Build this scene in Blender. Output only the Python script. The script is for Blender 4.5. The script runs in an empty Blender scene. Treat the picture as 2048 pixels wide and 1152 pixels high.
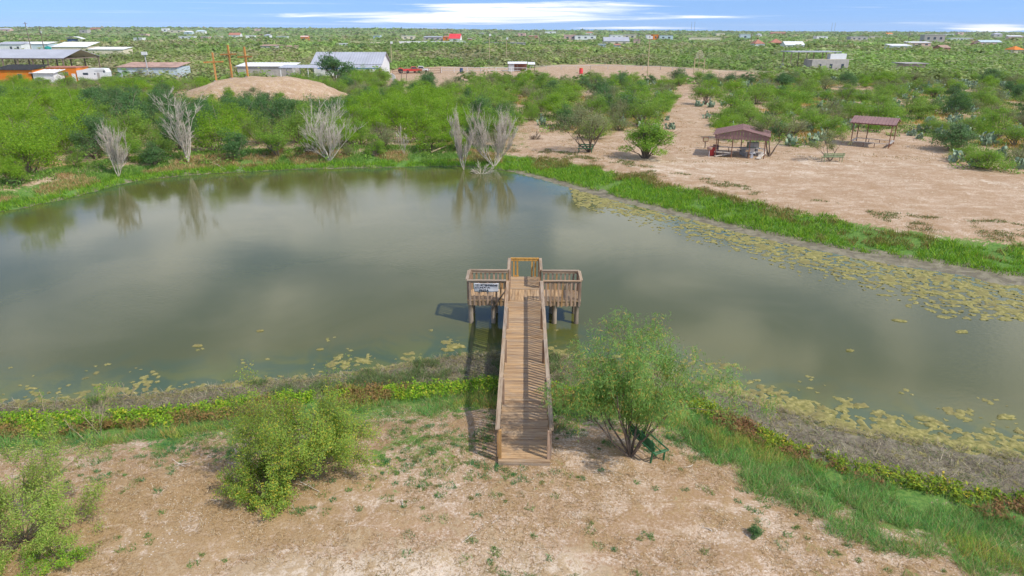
import bpy, math, random
import numpy as np
from mathutils import Vector

PI = math.pi
R = math.radians
C = bpy.context.scene.collection
scene = bpy.context.scene

# ------------------------------------------------------------------ camera, sky, sun, exposure
F, CX, CY, HZ = 1365.0, 1024.0, 576.0, 60.0        # focal length and centre in photo pixels, horizon row
CAMH = 13.0
PITCH = math.atan((CY - HZ) / F)
cam_d = bpy.data.cameras.new('camera')
cam_d.sensor_width = 36.0
cam_d.lens = 36.0 * F / 2048.0
cam_d.clip_start = 0.5
cam_d.clip_end = 20000
cam = bpy.data.objects.new('camera', cam_d)
C.objects.link(cam)
cam.location = (0, 0, CAMH)
cam.rotation_euler = (PI / 2 - PITCH, 0, 0)
cam.rotation_mode = 'QUATERNION'
from mathutils import Euler, Quaternion
cam.rotation_quaternion = Euler((PI / 2 - PITCH, 0, 0)).to_quaternion() @ Quaternion((0, 0, 1), R(0.12))
scene.camera = cam

SHX, SHY = -0.74, 0.46                               # shadow of a 1 m stick
sun_vec = Vector((-SHX, -SHY, 1)).normalized()       # towards the sun
sun_d = bpy.data.lights.new('sun', 'SUN')
sun_d.energy = 3.5
sun_d.angle = R(0.9)
sun_d.color = (1.0, 0.94, 0.84)
sun = bpy.data.objects.new('sun', sun_d)
C.objects.link(sun)
sun.location = (30, -20, 60)
sun.rotation_euler = (-sun_vec).to_track_quat('-Z', 'Y').to_euler()

scene.view_settings.view_transform = 'Standard'
scene.view_settings.look = 'None'
scene.view_settings.gamma = 1.0
scene.view_settings.exposure = 0.22
scene.view_settings.use_curve_mapping = False
scene.render.engine = 'CYCLES'
scene.cycles.use_denoising = True
scene.cycles.max_bounces = 4
scene.cycles.diffuse_bounces = 2
scene.cycles.glossy_bounces = 2
scene.cycles.transmission_bounces = 3
scene.cycles.transparent_max_bounces = 4
scene.cycles.volume_bounces = 0
scene.cycles.caustics_reflective = False
scene.cycles.caustics_refractive = False


class NT:
    """small helper to write node trees"""
    def __init__(self, tree):
        self.t = tree
        self.flat = False
        tree.nodes.clear()

    def n(self, kind, **kw):
        nd = self.t.nodes.new(kind)
        for k, v in kw.items():
            setattr(nd, k, v)
        return nd

    def link(self, a, b):
        self.t.links.new(a, b)

    def setin(self, sock, v):
        if v is None:
            return
        if hasattr(v, 'is_output') or isinstance(v, bpy.types.NodeSocket):
            self.link(v, sock)
        else:
            if hasattr(sock.default_value, '__len__') and not hasattr(v, '__len__'):
                v = (v,) * len(sock.default_value)
            if hasattr(sock.default_value, '__len__') and len(sock.default_value) == 4 and len(v) == 3:
                v = (*v, 1)
            sock.default_value = v

    def math(self, op, a, b=None, c=None, clamp=False):
        nd = self.n('ShaderNodeMath', operation=op, use_clamp=clamp)
        self.setin(nd.inputs[0], a)
        self.setin(nd.inputs[1], b)
        self.setin(nd.inputs[2], c)
        return nd.outputs[0]

    def mix(self, f, a, b, blend='MIX'):
        nd = self.n('ShaderNodeMix', data_type='RGBA', blend_type=blend)
        self.setin(nd.inputs[0], f)
        self.setin(nd.inputs[6], a)
        self.setin(nd.inputs[7], b)
        return nd.outputs[2]

    def ss(self, x, lo, hi, a=0.0, b=1.0):
        nd = self.n('ShaderNodeMapRange', interpolation_type='SMOOTHSTEP')
        self.setin(nd.inputs[0], x)
        self.setin(nd.inputs[1], lo)
        self.setin(nd.inputs[2], hi)
        self.setin(nd.inputs[3], a)
        self.setin(nd.inputs[4], b)
        return nd.outputs[0]

    def noise(self, vec, scale, detail=3.0, rough=0.55, dist=0.0, out=0):
        nd = self.n('ShaderNodeTexNoise')
        if self.flat:
            nd.noise_dimensions = '2D'
        self.setin(nd.inputs['Vector'], vec)
        nd.inputs['Scale'].default_value = scale
        nd.inputs['Detail'].default_value = detail
        nd.inputs['Roughness'].default_value = rough
        nd.inputs['Distortion'].default_value = dist
        return nd.outputs[out]

    def mapping(self, vec, scale=(1, 1, 1), loc=(0, 0, 0), rot=(0, 0, 0)):
        nd = self.n('ShaderNodeMapping')
        self.setin(nd.inputs[0], vec)
        nd.inputs['Location'].default_value = loc
        nd.inputs['Rotation'].default_value = rot
        nd.inputs['Scale'].default_value = scale
        return nd.outputs[0]

    def attr(self, name, out='Fac'):
        return self.n('ShaderNodeAttribute', attribute_name=name).outputs[out]


def build_world():
    w = bpy.data.worlds.new('World')
    scene.world = w
    w.use_nodes = True
    t = NT(w.node_tree)
    t.flat = True
    co = t.n('ShaderNodeTexCoord').outputs['Generated']
    sep = t.n('ShaderNodeSeparateXYZ')
    t.link(co, sep.inputs[0])
    x, y, z = sep.outputs
    zp = t.math('MAXIMUM', z, 0.0)
    # clear deep blue right down to the horizon: look the sky up a little higher than the ray
    zz = t.math('MULTIPLY_ADD', zp, 0.80, 0.20)
    cmb = t.n('ShaderNodeCombineXYZ')
    t.link(x, cmb.inputs[0]); t.link(y, cmb.inputs[1]); t.link(zz, cmb.inputs[2])
    nrm = t.n('ShaderNodeVectorMath', operation='NORMALIZE')
    t.link(cmb.outputs[0], nrm.inputs[0])
    sky = t.n('ShaderNodeTexSky', sky_type='NISHITA')
    sky.sun_disc = False
    sky.sun_elevation = math.asin(sun_vec.z)
    sky.sun_rotation = math.atan2(sun_vec.x, sun_vec.y)
    sky.altitude = 150
    sky.air_density = 1.0
    sky.dust_density = 0.3
    sky.ozone_density = 1.6
    t.link(nrm.outputs[0], sky.inputs[0])
    skyc = t.mix(1.0, sky.outputs[0], (0.83, 0.97, 1.15), 'MULTIPLY')
    # high broken cloud deck, seen in plan (the pond mirrors it)
    den = t.math('ADD', zp, 0.07)
    cx = t.math('DIVIDE', x, den)
    cy = t.math('DIVIDE', y, den)
    pv = t.n('ShaderNodeCombineXYZ')
    t.link(cx, pv.inputs[0]); t.link(cy, pv.inputs[1])
    n1 = t.noise(t.mapping(pv.outputs[0], (1.0, 1.0, 1), (3.2, 7.9, 0)), 1.15, 6, 0.55, 0.3)
    deck = t.math('MULTIPLY', t.ss(n1, 0.44, 0.60), t.ss(zp, 0.06, 0.20, 0.0, 0.78))
    # streaky bank of cloud along the horizon
    az = t.math('DIVIDE', x, t.math('MAXIMUM', y, 0.02))
    hv = t.n('ShaderNodeCombineXYZ')
    t.link(t.math('MULTIPLY', az, 5.0), hv.inputs[0])
    t.link(t.math('MULTIPLY', zp, 105.0), hv.inputs[1])
    ns = t.noise(hv.outputs[0], 1.0, 7, 0.6, 0.6)
    ns2 = t.noise(t.mapping(hv.outputs[0], (0.55, 1.9, 1), (8, 3, 0)), 1.0, 6, 0.6, 0.3)
    def bump(ac, aw, ec, ew):
        a = t.math('DIVIDE', t.math('SUBTRACT', az, ac), aw)
        e = t.math('DIVIDE', t.math('SUBTRACT', zp, ec), ew)
        d = t.math('ADD', t.math('MULTIPLY', a, a), t.math('MULTIPLY', e, e))
        return t.math('SUBTRACT', 1.0, d)
    bm = None
    for b in ((-0.02, 0.30, 0.0170, 0.0100), (0.05, 0.19, 0.0270, 0.0100), (0.655, 0.075, 0.0040, 0.0045),
              (0.72, 0.22, 0.0410, 0.0050), (0.17, 0.12, 0.0032, 0.0020)):
        k = bump(*b)
        bm = k if bm is None else t.math('MAXIMUM', bm, k)
    bm = t.math('MAXIMUM', bm, -1.4)
    f = t.math('ADD', t.math('MULTIPLY', bm, 0.55), t.math('MULTIPLY_ADD', t.math('ADD', ns, ns2), 1.0, -0.98))
    bank = t.math('MULTIPLY', t.ss(f, 0.02, 0.55), 0.95)
    wisp = t.math('MULTIPLY', t.ss(ns2, 0.56, 0.80), 0.25)
    low = t.math('MULTIPLY', t.math('MAXIMUM', bank, wisp), t.ss(zp, 0.075, 0.055))
    mask = t.math('MINIMUM', t.math('MAXIMUM', deck, low), 1.0)
    shade = t.ss(ns, 0.3, 0.6)
    ccol = t.mix(shade, (6.0, 6.4, 7.2), (8.6, 8.4, 8.2))
    fin = t.mix(mask, skyc, ccol)
    bg = t.n('ShaderNodeBackground')
    bg.inputs['Strength'].default_value = 0.15
    t.link(fin, bg.inputs[0])
    out = t.n('ShaderNodeOutputWorld')
    t.link(bg.outputs[0], out.inputs[0])


build_world()

# ------------------------------------------------------------------ helpers
rng = np.random.default_rng(7)
random.seed(7)


def vnoise(x, y, seed=0):
    x = np.asarray(x, float); y = np.asarray(y, float)
    xi = np.floor(x).astype(np.int64); yi = np.floor(y).astype(np.int64)
    fx = x - xi; fy = y - yi
    fx = fx * fx * (3 - 2 * fx); fy = fy * fy * (3 - 2 * fy)
    def h(a, b):
        n = (a * 374761393 + b * 668265263 + seed * 974634777) & 0xFFFFFFFF
        n = ((n ^ (n >> 13)) * 1274126177) & 0xFFFFFFFF
        n = n ^ (n >> 16)
        return (n & 0xFFFF) / 65535.0
    a = h(xi, yi); b = h(xi + 1, yi); c = h(xi, yi + 1); d = h(xi + 1, yi + 1)
    return (a * (1 - fx) + b * fx) * (1 - fy) + (c * (1 - fx) + d * fx) * fy


def fbm(x, y, seed=0, oct=4):
    s = 0; a = 0.5; t = 0
    for i in range(oct):
        s = s + a * vnoise(np.asarray(x) * 2 ** i + 17.3 * i, np.asarray(y) * 2 ** i - 9.1 * i, seed + i)
        t += a; a *= 0.5
    return s / t


def sstep(x, lo, hi):
    t = np.clip((np.asarray(x, float) - lo) / (hi - lo), 0, 1)
    return t * t * (3 - 2 * t)


SP, CP = math.sin(PITCH), math.cos(PITCH)


def plane_pt(px, py, z):
    u = (px - CX) / F; v = (py - CY) / F
    dn = SP + v * CP
    k = (CAMH - z) / dn
    return (u * k, (CP - v * SP) * k)


def project(x, y, z):
    zc = y * CP + (CAMH - z) * SP
    yc = (CAMH - z) * CP - y * SP
    return CX + F * x / zc, CY + F * yc / zc


def catmull(pts, sub=6):
    pts = np.array(pts, float); n = len(pts); out = []
    for i in range(n):
        p0, p1, p2, p3 = pts[(i - 1) % n], pts[i], pts[(i + 1) % n], pts[(i + 2) % n]
        for k in range(sub):
            t = k / sub
            out.append(0.5 * ((2 * p1) + (-p0 + p2) * t + (2 * p0 - 5 * p1 + 4 * p2 - p3) * t * t + (-p0 + 3 * p1 - 3 * p2 + p3) * t ** 3))
    return np.array(out)


def sdist(poly, x, y):
    """signed distance to a closed polygon, positive outside"""
    x = np.asarray(x, float); y = np.asarray(y, float)
    sh = x.shape
    x = x.ravel(); y = y.ravel()
    if len(x) <= 1200:
        a = np.asarray(poly); b = np.roll(a, -1, 0); e = b - a
        px_, py_ = x[:, None] - a[:, 0], y[:, None] - a[:, 1]
        t = np.clip((px_ * e[:, 0] + py_ * e[:, 1]) / ((e * e).sum(1) + 1e-12), 0, 1)
        dm = np.sqrt(((px_ - t * e[:, 0]) ** 2 + (py_ - t * e[:, 1]) ** 2).min(1))
        ey = np.where(e[:, 1] == 0, 1e-12, e[:, 1])
        c = ((a[:, 1] > y[:, None]) != (b[:, 1] > y[:, None])) & (x[:, None] < e[:, 0] * (y[:, None] - a[:, 1]) / ey + a[:, 0])
        return np.where(c.sum(1) % 2 == 1, -dm, dm).reshape(sh)
    best = np.full(x.shape, 1e18); ins = np.zeros(x.shape, bool)
    n = len(poly)
    for i in range(n):
        ax, ay = poly[i]; bx, by = poly[(i + 1) % n]
        dx, dy = bx - ax, by - ay
        t = np.clip(((x - ax) * dx + (y - ay) * dy) / (dx * dx + dy * dy + 1e-12), 0, 1)
        d = (x - ax - t * dx) ** 2 + (y - ay - t * dy) ** 2
        np.minimum(best, d, out=best)
        if ay != by:
            c = ((ay > y) != (by > y)) & (x < (bx - ax) * (y - ay) / (by - ay) + ax)
            ins ^= c
    d = np.sqrt(best)
    return np.where(ins, -d, d).reshape(sh)


def inpoly(poly, x, y):
    x = np.asarray(x, float); y = np.asarray(y, float)
    ins = np.zeros(x.shape, bool)
    n = len(poly)
    for i in range(n):
        ax, ay = poly[i]; bx, by = poly[(i + 1) % n]
        if ay != by:
            ins ^= ((ay > y) != (by > y)) & (x < (bx - ax) * (y - ay) / (by - ay) + ax)
    return ins


# pond outlines, photo pixels -> the plane of the water
def wl(pts, z=0.0):
    return [plane_pt(a, b, z) for a, b in pts]

far_edge = [(0, 425), (60, 413), (120, 401), (180, 386), (240, 370), (300, 359), (400, 349), (500, 344), (600, 339), (700, 336),
            (800, 334), (900, 332), (960, 334), (1005, 339)]
right_grass = [(1060, 346), (1120, 361), (1180, 377), (1250, 396), (1330, 415), (1400, 431), (1480, 452), (1560, 470), (1650, 488),
               (1750, 506), (1850, 521), (1950, 534), (2048, 548)]
near_right_grass = [(2048, 1003), (1900, 975), (1800, 955), (1700, 930), (1600, 900), (1530, 870), (1450, 836), (1390, 803), (1280, 790), (1160, 785)]
near_left_grass = [(1060, 775), (960, 768), (900, 776), (800, 781), (700, 787), (620, 796), (520, 803), (430, 816), (300, 831), (150, 838), (0, 842)]
right_water = [(1055, 352), (1110, 367), (1170, 385), (1240, 404), (1320, 424), (1390, 441), (1470, 463), (1550, 482), (1640, 501),
               (1740, 521), (1840, 538), (1940, 553), (2048, 570)]
near_right_water = [(2048, 915), (1900, 893), (1800, 880), (1700, 868), (1630, 845), (1560, 822), (1500, 803), (1440, 787), (1390, 772), (1280, 745), (1160, 722)]
near_left_water = [(1060, 712), (930, 716), (870, 724), (800, 737), (700, 752), (610, 764), (520, 770), (420, 780), (330, 794), (240, 802), (130, 810), (0, 816)]
RIGHT_OUT = [(48, 40), (58, 33), (60, 24), (50, 16.5), (34, 15)]
LEFT_OUT = [(-30, 21.2), (-48, 24), (-58, 31), (-50, 40)]
PG = catmull(wl(far_edge) + wl(right_grass) + [(42, 37), (52, 31), (54, 24), (44, 16), (30, 15.2)] + wl(near_right_grass, 0.1) + wl(near_left_grass, 0.1) + LEFT_OUT, 5)
PW = catmull([(x, y - 0.25) for x, y in wl(far_edge)] + wl(right_water) + [(40, 35.5), (49, 30), (50, 24), (42, 18.5), (30, 17.4)] + wl(near_right_water) + wl(near_left_water)
             + [(-30, 22.6), (-46, 25.5), (-55, 31), (-48, 38.5)], 5)

RX0, RX1, RY0, RY1, RS = -64.0, 66.0, 9.0, 100.0, 0.3
_rx = np.arange(RX0, RX1 + RS, RS); _ry = np.arange(RY0, RY1 + RS, RS)
_RX, _RY = np.meshgrid(_rx, _ry)
RAST = {'G': sdist(PG, _RX, _RY), 'W': sdist(PW, _RX, _RY)}


def sd(which, x, y):
    """signed distance to a pond outline, looked up; exact outside the table"""
    x = np.asarray(x, float); y = np.asarray(y, float); t = RAST[which]
    u = (x - RX0) / RS; v = (y - RY0) / RS
    ins = (u >= 0) & (v >= 0) & (u < len(_rx) - 1) & (v < len(_ry) - 1)
    i = np.clip(u.astype(int), 0, len(_rx) - 2); j = np.clip(v.astype(int), 0, len(_ry) - 2)
    fu = u - i; fv = v - j
    d = (t[j, i] * (1 - fu) + t[j, i + 1] * fu) * (1 - fv) + (t[j + 1, i] * (1 - fu) + t[j + 1, i + 1] * fu) * fv
    if not ins.all():
        d = np.where(ins, d, 0)
        o = ~ins
        d[o] = np.minimum(sdist(PG if which == 'G' else PW, x[o], y[o]), 150)
    return d


MX, MY = -42.5, 121.0                                     # the mound with the crosses


def height(x, y, dg=None):
    x = np.asarray(x, float); y = np.asarray(y, float)
    r = np.hypot(x, y)
    if dg is None:
        dg = sdist(PG, x, y)
    dw = None
    out = np.clip(dg, 0, None)
    ramp = 0.10 + 0.95 * sstep(out, -0.6, 6.0)
    und = (fbm(x / 9, y / 9, 3) - 0.5) * 0.35 * sstep(out, 1, 8) + (fbm(x / 45, y / 45, 5) - 0.5) * 1.2 * sstep(out, 8, 40) * sstep(r, 90, 180)
    fine = (fbm(x / 1.1, y / 1.1, 9, 3) - 0.5) * 0.10 * sstep(out, 0.2, 2) * (1 - sstep(r, 60, 120))
    q = ((x - MX) / 14.0) ** 2 + ((y - MY) / 9.5) ** 2
    mound = 4.3 * np.exp(-q ** 1.9) * (1 + 0.22 * (fbm(x / 2.6, y / 2.6, 21) - 0.5)) - .5 * np.exp(-(q - .55) ** 2 / .15) * np.abs(fbm(x / 1.6, y / 4.0, 23, 3) - .5) * 2
    far = (fbm(x / 420 + 3, y / 420, 11, 3) - 0.5) * 5.0 * sstep(r, 700, 1800)
    ridge = sstep(r, 1500, 3200) * (0 + 11 * sstep(-x / (np.abs(y) + 1), -0.35, 0.35) + 5 * fbm(x / 900, y / 900, 31))
    inside = np.clip(dg, None, 0)
    z = ramp + und + fine + mound + far + ridge
    z = np.where(dg < 0, 0.045 + (fbm(x / 0.5, y / 0.5, 15, 3) - 0.5) * 0.09, z)
    return z


def ground_z(x, y):
    d = sdist(PG, np.array([x]), np.array([y]))
    return float(height(np.array([x]), np.array([y]), d)[0])


RAY_Y = np.concatenate([np.geomspace(8, 260, 500), np.geomspace(261, 5000, 300)])


def G(px, py):
    """where the line of sight through a photo pixel meets the ground"""
    u = (px - CX) / F; v = (py - CY) / F
    dy = CP - v * SP; dz = -(SP + v * CP)
    Y = RAY_Y
    for _ in range(2):
        X = u * Y / dy; Z = CAMH + dz * Y / dy
        h = height(X, Y)
        k = np.nonzero(Z < h)[0]
        if len(k) == 0:
            X = u * 3300 / dy
            return X, 3300.0, ground_z(X, 3300.0)
        i = max(k[0], 1)
        Y = np.linspace(Y[i - 1], Y[i], 24)
    y = float(Y[max(i - 1, 0)])
    x = u * y / dy
    return x, y, ground_z(x, y)


def GF(px, py, z=1.0):
    """same on level ground, for what stands behind the mound or the bushes"""
    x, y = plane_pt(px, py, z)
    return x, y, ground_z(x, y)


def pxm(y_m, z=1.0):
    """photo pixels per metre at a forward distance"""
    return F / (y_m * CP + (CAMH - z) * SP)


# -------- mesh helpers
def mesh_np(name, V, Fa, mats=(), smooth=False, mat_idx=None, attrs=None, cols=None):
    """V (n,3); Fa list of (m,k) int arrays"""
    me = bpy.data.meshes.new(name)
    V = np.asarray(V, np.float32)
    Fa = [np.asarray(f, np.int32) for f in (Fa if isinstance(Fa, list) else [Fa]) if len(f)]
    me.vertices.add(len(V))
    me.vertices.foreach_set('co', V.ravel())
    loops = np.concatenate([f.ravel() for f in Fa])
    sizes = np.concatenate([np.full(len(f), f.shape[1], np.int32) for f in Fa])
    starts = np.concatenate([[0], np.cumsum(sizes)[:-1]]).astype(np.int32)
    me.loops.add(len(loops))
    me.loops.foreach_set('vertex_index', loops)
    me.polygons.add(len(sizes))
    me.polygons.foreach_set('loop_start', starts)
    me.polygons.foreach_set('loop_total', sizes)
    if mat_idx is not None:
        me.polygons.foreach_set('material_index', np.asarray(mat_idx, np.int32))
    if smooth:
        me.polygons.foreach_set('use_smooth', np.ones(len(sizes), bool))
    for m in mats:
        me.materials.append(m)
    if attrs:
        for k, v in attrs.items():
            a = me.attributes.new(k, 'FLOAT', 'POINT')
            a.data.foreach_set('value', np.asarray(v, np.float32))
    if cols is not None:
        a = me.attributes.new('tint', 'FLOAT_COLOR', 'POINT')
        c4 = np.ones((len(V), 4), np.float32); c4[:, :3] = cols
        a.data.foreach_set('color', c4.ravel())
    me.update(calc_edges=True)
    return me


class MB:
    """collects boxes, beams and tubes for one mesh"""
    def __init__(self):
        self.v = []; self.f = []

    def add(self, V, Fa):
        o = len(self.v)
        self.v += [tuple(p) for p in V]
        self.f += [tuple(i + o for i in f) for f in Fa]
        return self

    def box(self, x0, x1, y0, y1, z0, z1):
        V = [(x0, y0, z0), (x1, y0, z0), (x1, y1, z0), (x0, y1, z0), (x0, y0, z1), (x1, y0, z1), (x1, y1, z1), (x0, y1, z1)]
        return self.add(V, [(3, 2, 1, 0), (4, 5, 6, 7), (0, 1, 5, 4), (1, 2, 6, 5), (2, 3, 7, 6), (3, 0, 4, 7)])

    def beam(self, p0, p1, w, h, up=(0, 0, 1)):
        p0 = Vector(p0); p1 = Vector(p1); d = (p1 - p0).normalized()
        u = Vector(up)
        if abs(d.dot(u)) > 0.98:
            u = Vector((0, 1, 0))
        s = d.cross(u).normalized() * w / 2
        t = s.cross(d).normalized() * h / 2
        V = []
        for p in (p0, p1):
            V += [p - s - t, p + s - t, p + s + t, p - s + t]
        return self.add(V, [(3, 2, 1, 0), (4, 5, 6, 7), (0, 1, 5, 4), (1, 2, 6, 5), (2, 3, 7, 6), (3, 0, 4, 7)])

    def tube(self, pts, rad, n=6, cap=True):
        o = len(self.v); k = len(pts)
        pts = [Vector(p) for p in pts]
        for i, p in enumerate(pts):
            d = (pts[min(i + 1, k - 1)] - pts[max(i - 1, 0)])
            d = d.normalized() if d.length > 1e-9 else Vector((0, 0, 1))
            u = Vector((1, 0, 0)) if abs(d.x) < 0.8 else Vector((0, 1, 0))
            a = d.cross(u).normalized(); b = d.cross(a)
            r = rad[i] if hasattr(rad, '__len__') else rad
            for j in range(n):
                an = 2 * PI * j / n
                self.v.append(tuple(p + a * (r * math.cos(an)) + b * (r * math.sin(an))))
        for i in range(k - 1):
            for j in range(n):
                j2 = (j + 1) % n
                self.f.append((o + i * n + j, o + i * n + j2, o + (i + 1) * n + j2, o + (i + 1) * n + j))
        if cap:
            self.f.append(tuple(o + j for j in range(n)))
            self.f.append(tuple(o + (k - 1) * n + j for j in reversed(range(n))))
        return self

    def prism(self, pts, axis_vec):
        """polygon (list of 3-D points) extruded along a vector"""
        n = len(pts); a = Vector(axis_vec)
        V = [Vector(p) for p in pts] + [Vector(p) + a for p in pts]
        Fa = [tuple(range(n)), tuple(reversed(range(n, 2 * n)))]
        for i in range(n):
            j = (i + 1) % n
            Fa.append((i, i + n, j + n, j))
        return self.add(V, Fa)

    def mesh(self, name, mat, smooth=False):
        me = bpy.data.meshes.new(name)
        me.from_pydata(self.v, [], self.f)
        if mat is not None:
            me.materials.append(mat)
        if smooth:
            for p in me.polygons:
                p.use_smooth = True
        me.update()
        return me

    def build(self, name, mat, parent=None, smooth=False, loc=(0, 0, 0), rz=0):
        return link(name, self.mesh(name, mat, smooth), parent, loc, rz)


def link(name, me, parent=None, loc=(0, 0, 0), rz=0, scale=None, rot=None):
    o = bpy.data.objects.new(name, me)
    C.objects.link(o)
    o.location = loc
    o.rotation_euler = rot if rot is not None else (0, 0, rz)
    if scale is not None:
        o.scale = scale
    if parent is not None:
        o.parent = parent
    return o


def tag(o, label=None, cat=None, group=None, kind=None):
    if label: o['label'] = label
    if cat: o['category'] = cat
    if group: o['group'] = group
    if kind: o['kind'] = kind
    return o


def thing(name, label, cat, loc, rz=0, group=None):
    o = bpy.data.objects.new(name, None)
    o.empty_display_size = 0.3
    C.objects.link(o)
    o.location = loc
    o.rotation_euler = (0, 0, rz)
    return tag(o, label, cat, group)


# ------------------------------------------------------------------ materials
def new_mat(name):
    m = bpy.data.materials.new(name)
    m.use_nodes = True
    return m, NT(m.node_tree)


def finish(t, color, rough=0.8, spec=0.3, metal=0.0, bump=None, bump_d=0.02, bump_s=0.5):
    b = t.n('ShaderNodeBsdfPrincipled')
    t.setin(b.inputs['Base Color'], color)
    t.setin(b.inputs['Roughness'], rough)
    t.setin(b.inputs['Specular IOR Level'], spec)
    t.setin(b.inputs['Metallic'], metal)
    if bump is not None:
        bn = t.n('ShaderNodeBump')
        bn.inputs['Strength'].default_value = bump_s
        bn.inputs['Distance'].default_value = bump_d
        t.link(bump, bn.inputs['Height'])
        t.link(bn.outputs[0], b.inputs['Normal'])
    o = t.n('ShaderNodeOutputMaterial')
    t.link(b.outputs[0], o.inputs[0])
    return b


def paint(name, c, var=0.12, rough=0.6, scale=1.2, dirt=0.25, dirtc=(0.25, 0.2, 0.15), metal=0.0):
    m, t = new_mat(name)
    co = t.n('ShaderNodeTexCoord').outputs['Object']
    n1 = t.noise(co, scale, 4)
    n2 = t.noise(t.mapping(co, (3, 3, 0.4)), scale * 1.5, 4, 0.6)
    r = t.n('ShaderNodeObjectInfo').outputs['Random']
    base = t.mix(t.ss(n1, 0.3, 0.7), tuple(v * (1 - var) for v in c), tuple(min(1, v * (1 + var)) for v in c))
    base = t.mix(t.math('MULTIPLY', t.ss(n2, 0.52, 0.75), dirt), base, dirtc)
    base = t.mix(t.math('MULTIPLY', r, 0.12), base, tuple(v * 0.7 for v in c))
    finish(t, base, rough, 0.3, metal)
    return m


def wood(name, cols, grain=14.0, axis=0, rough=0.75):
    m, t = new_mat(name)
    co = t.n('ShaderNodeTexCoord').outputs['Object']
    r = t.n('ShaderNodeObjectInfo').outputs['Random']
    off = t.n('ShaderNodeCombineXYZ')
    t.link(t.math('MULTIPLY', r, 37.0), off.inputs[0]); t.link(t.math('MULTIPLY', r, 91.0), off.inputs[1])
    va = t.n('ShaderNodeVectorMath', operation='ADD')
    t.link(co, va.inputs[0]); t.link(off.outputs[0], va.inputs[1])
    sc = [grain, grain, grain]; sc[axis] = grain * 0.07
    g = t.noise(t.mapping(va.outputs[0], tuple(sc)), 1.0, 5, 0.65, 0.4)
    blot = t.noise(va.outputs[0], 2.2, 3)
    ramp = t.n('ShaderNodeValToRGB')
    ramp.color_ramp.interpolation = 'LINEAR'
    el = ramp.color_ramp.elements
    for i, c in enumerate(cols):
        e = el[i] if i < 2 else el.new(0.5)
        e.position = i / (len(cols) - 1)
        e.color = (*c, 1)
    t.link(r, ramp.inputs[0])
    base = t.mix(t.ss(g, 0.38, 0.72), ramp.outputs[0], t.mix(1.0, ramp.outputs[0], (0.50, 0.44, 0.40), 'MULTIPLY'))
    base = t.mix(t.math('MULTIPLY', t.ss(blot, 0.5, 0.75), 0.45), base, (0.30, 0.26, 0.22))
    finish(t, base, rough, 0.2, bump=g, bump_d=0.004, bump_s=0.4)
    return m


def leaf(name, dark, light, accent=None, afrac=0.0, transl=0.32, objvar=0.5, olive=None):
    m, t = new_mat(name)
    isl = t.n('ShaderNodeNewGeometry').outputs['Random Per Island']
    r = t.n('ShaderNodeObjectInfo').outputs['Random']
    pos = t.n('ShaderNodeTexCoord').outputs['Object']
    cl = t.noise(pos, 2.0, 2)
    f = t.math('ADD', t.math('MULTIPLY', isl, 0.62), t.math('MULTIPLY', t.ss(cl, 0.3, 0.7), 0.38))
    c = t.mix(f, dark, light)
    if olive:
        c = t.mix(t.math('MULTIPLY', r, objvar), c, olive)
    h = t.math('FRACT', t.math('MULTIPLY', isl, 53.7))
    if accent:
        c = t.mix(t.math('LESS_THAN', h, afrac), c, accent)
    b = t.n('ShaderNodeBsdfPrincipled')
    t.link(c, b.inputs['Base Color'])
    b.inputs['Roughness'].default_value = 0.55
    b.inputs['Specular IOR Level'].default_value = 0.25
    tr = t.n('ShaderNodeBsdfTranslucent')
    t.link(t.mix(1.0, c, (1.25, 1.25, 0.7), 'MULTIPLY'), tr.inputs[0])
    mx = t.n('ShaderNodeMixShader')
    mx.inputs[0].default_value = transl
    t.link(b.outputs[0], mx.inputs[1]); t.link(tr.outputs[0], mx.inputs[2])
    o = t.n('ShaderNodeOutputMaterial')
    t.link(mx.outputs[0], o.inputs[0])
    return m


def tint_mat(name, transl=0.3, rough=0.6):
    """colour of each blade or leaf is stored with it"""
    m, t = new_mat(name)
    c = t.attr('tint', 'Color')
    b = t.n('ShaderNodeBsdfPrincipled')
    t.link(c, b.inputs['Base Color'])
    b.inputs['Roughness'].default_value = rough
    b.inputs['Specular IOR Level'].default_value = 0.2
    tr = t.n('ShaderNodeBsdfTranslucent')
    t.link(t.mix(1.0, c, (1.2, 1.2, 0.8), 'MULTIPLY'), tr.inputs[0])
    mx = t.n('ShaderNodeMixShader')
    mx.inputs[0].default_value = transl
    t.link(b.outputs[0], mx.inputs[1]); t.link(tr.outputs[0], mx.inputs[2])
    o = t.n('ShaderNodeOutputMaterial')
    t.link(mx.outputs[0], o.inputs[0])
    return m


M = {}
M['plank'] = wood('weathered_plank', [(0.47, 0.305, 0.16), (0.39, 0.28, 0.18), (0.53, 0.345, 0.18), (0.36, 0.28, 0.20), (0.49, 0.36, 0.23)], 16, 0)
M['plank_y'] = wood('weathered_board', [(0.38, 0.24, 0.13), (0.31, 0.22, 0.16), (0.44, 0.26, 0.12), (0.36, 0.27, 0.19)], 16, 1)
M['baluster'] = wood('baluster_wood', [(0.44, 0.28, 0.18), (0.50, 0.29, 0.11), (0.38, 0.28, 0.21), (0.46, 0.27, 0.15), (0.54, 0.37, 0.25)], 16, 2)
M['rail'] = wood('grey_rail_wood', [(0.43, 0.315, 0.205), (0.38, 0.30, 0.22), (0.44, 0.29, 0.17)], 14, 1)
M['rail_x'] = wood('grey_rail_wood_cross', [(0.43, 0.315, 0.205), (0.38, 0.30, 0.22), (0.44, 0.29, 0.17)], 14, 0)
M['piling'] = wood('piling_wood', [(0.38, 0.31, 0.24), (0.30, 0.24, 0.18), (0.42, 0.34, 0.26)], 10, 2)
M['newwood'] = wood('orange_wood', [(0.62, 0.34, 0.08), (0.58, 0.31, 0.07), (0.64, 0.38, 0.11)], 14, 2)
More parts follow.
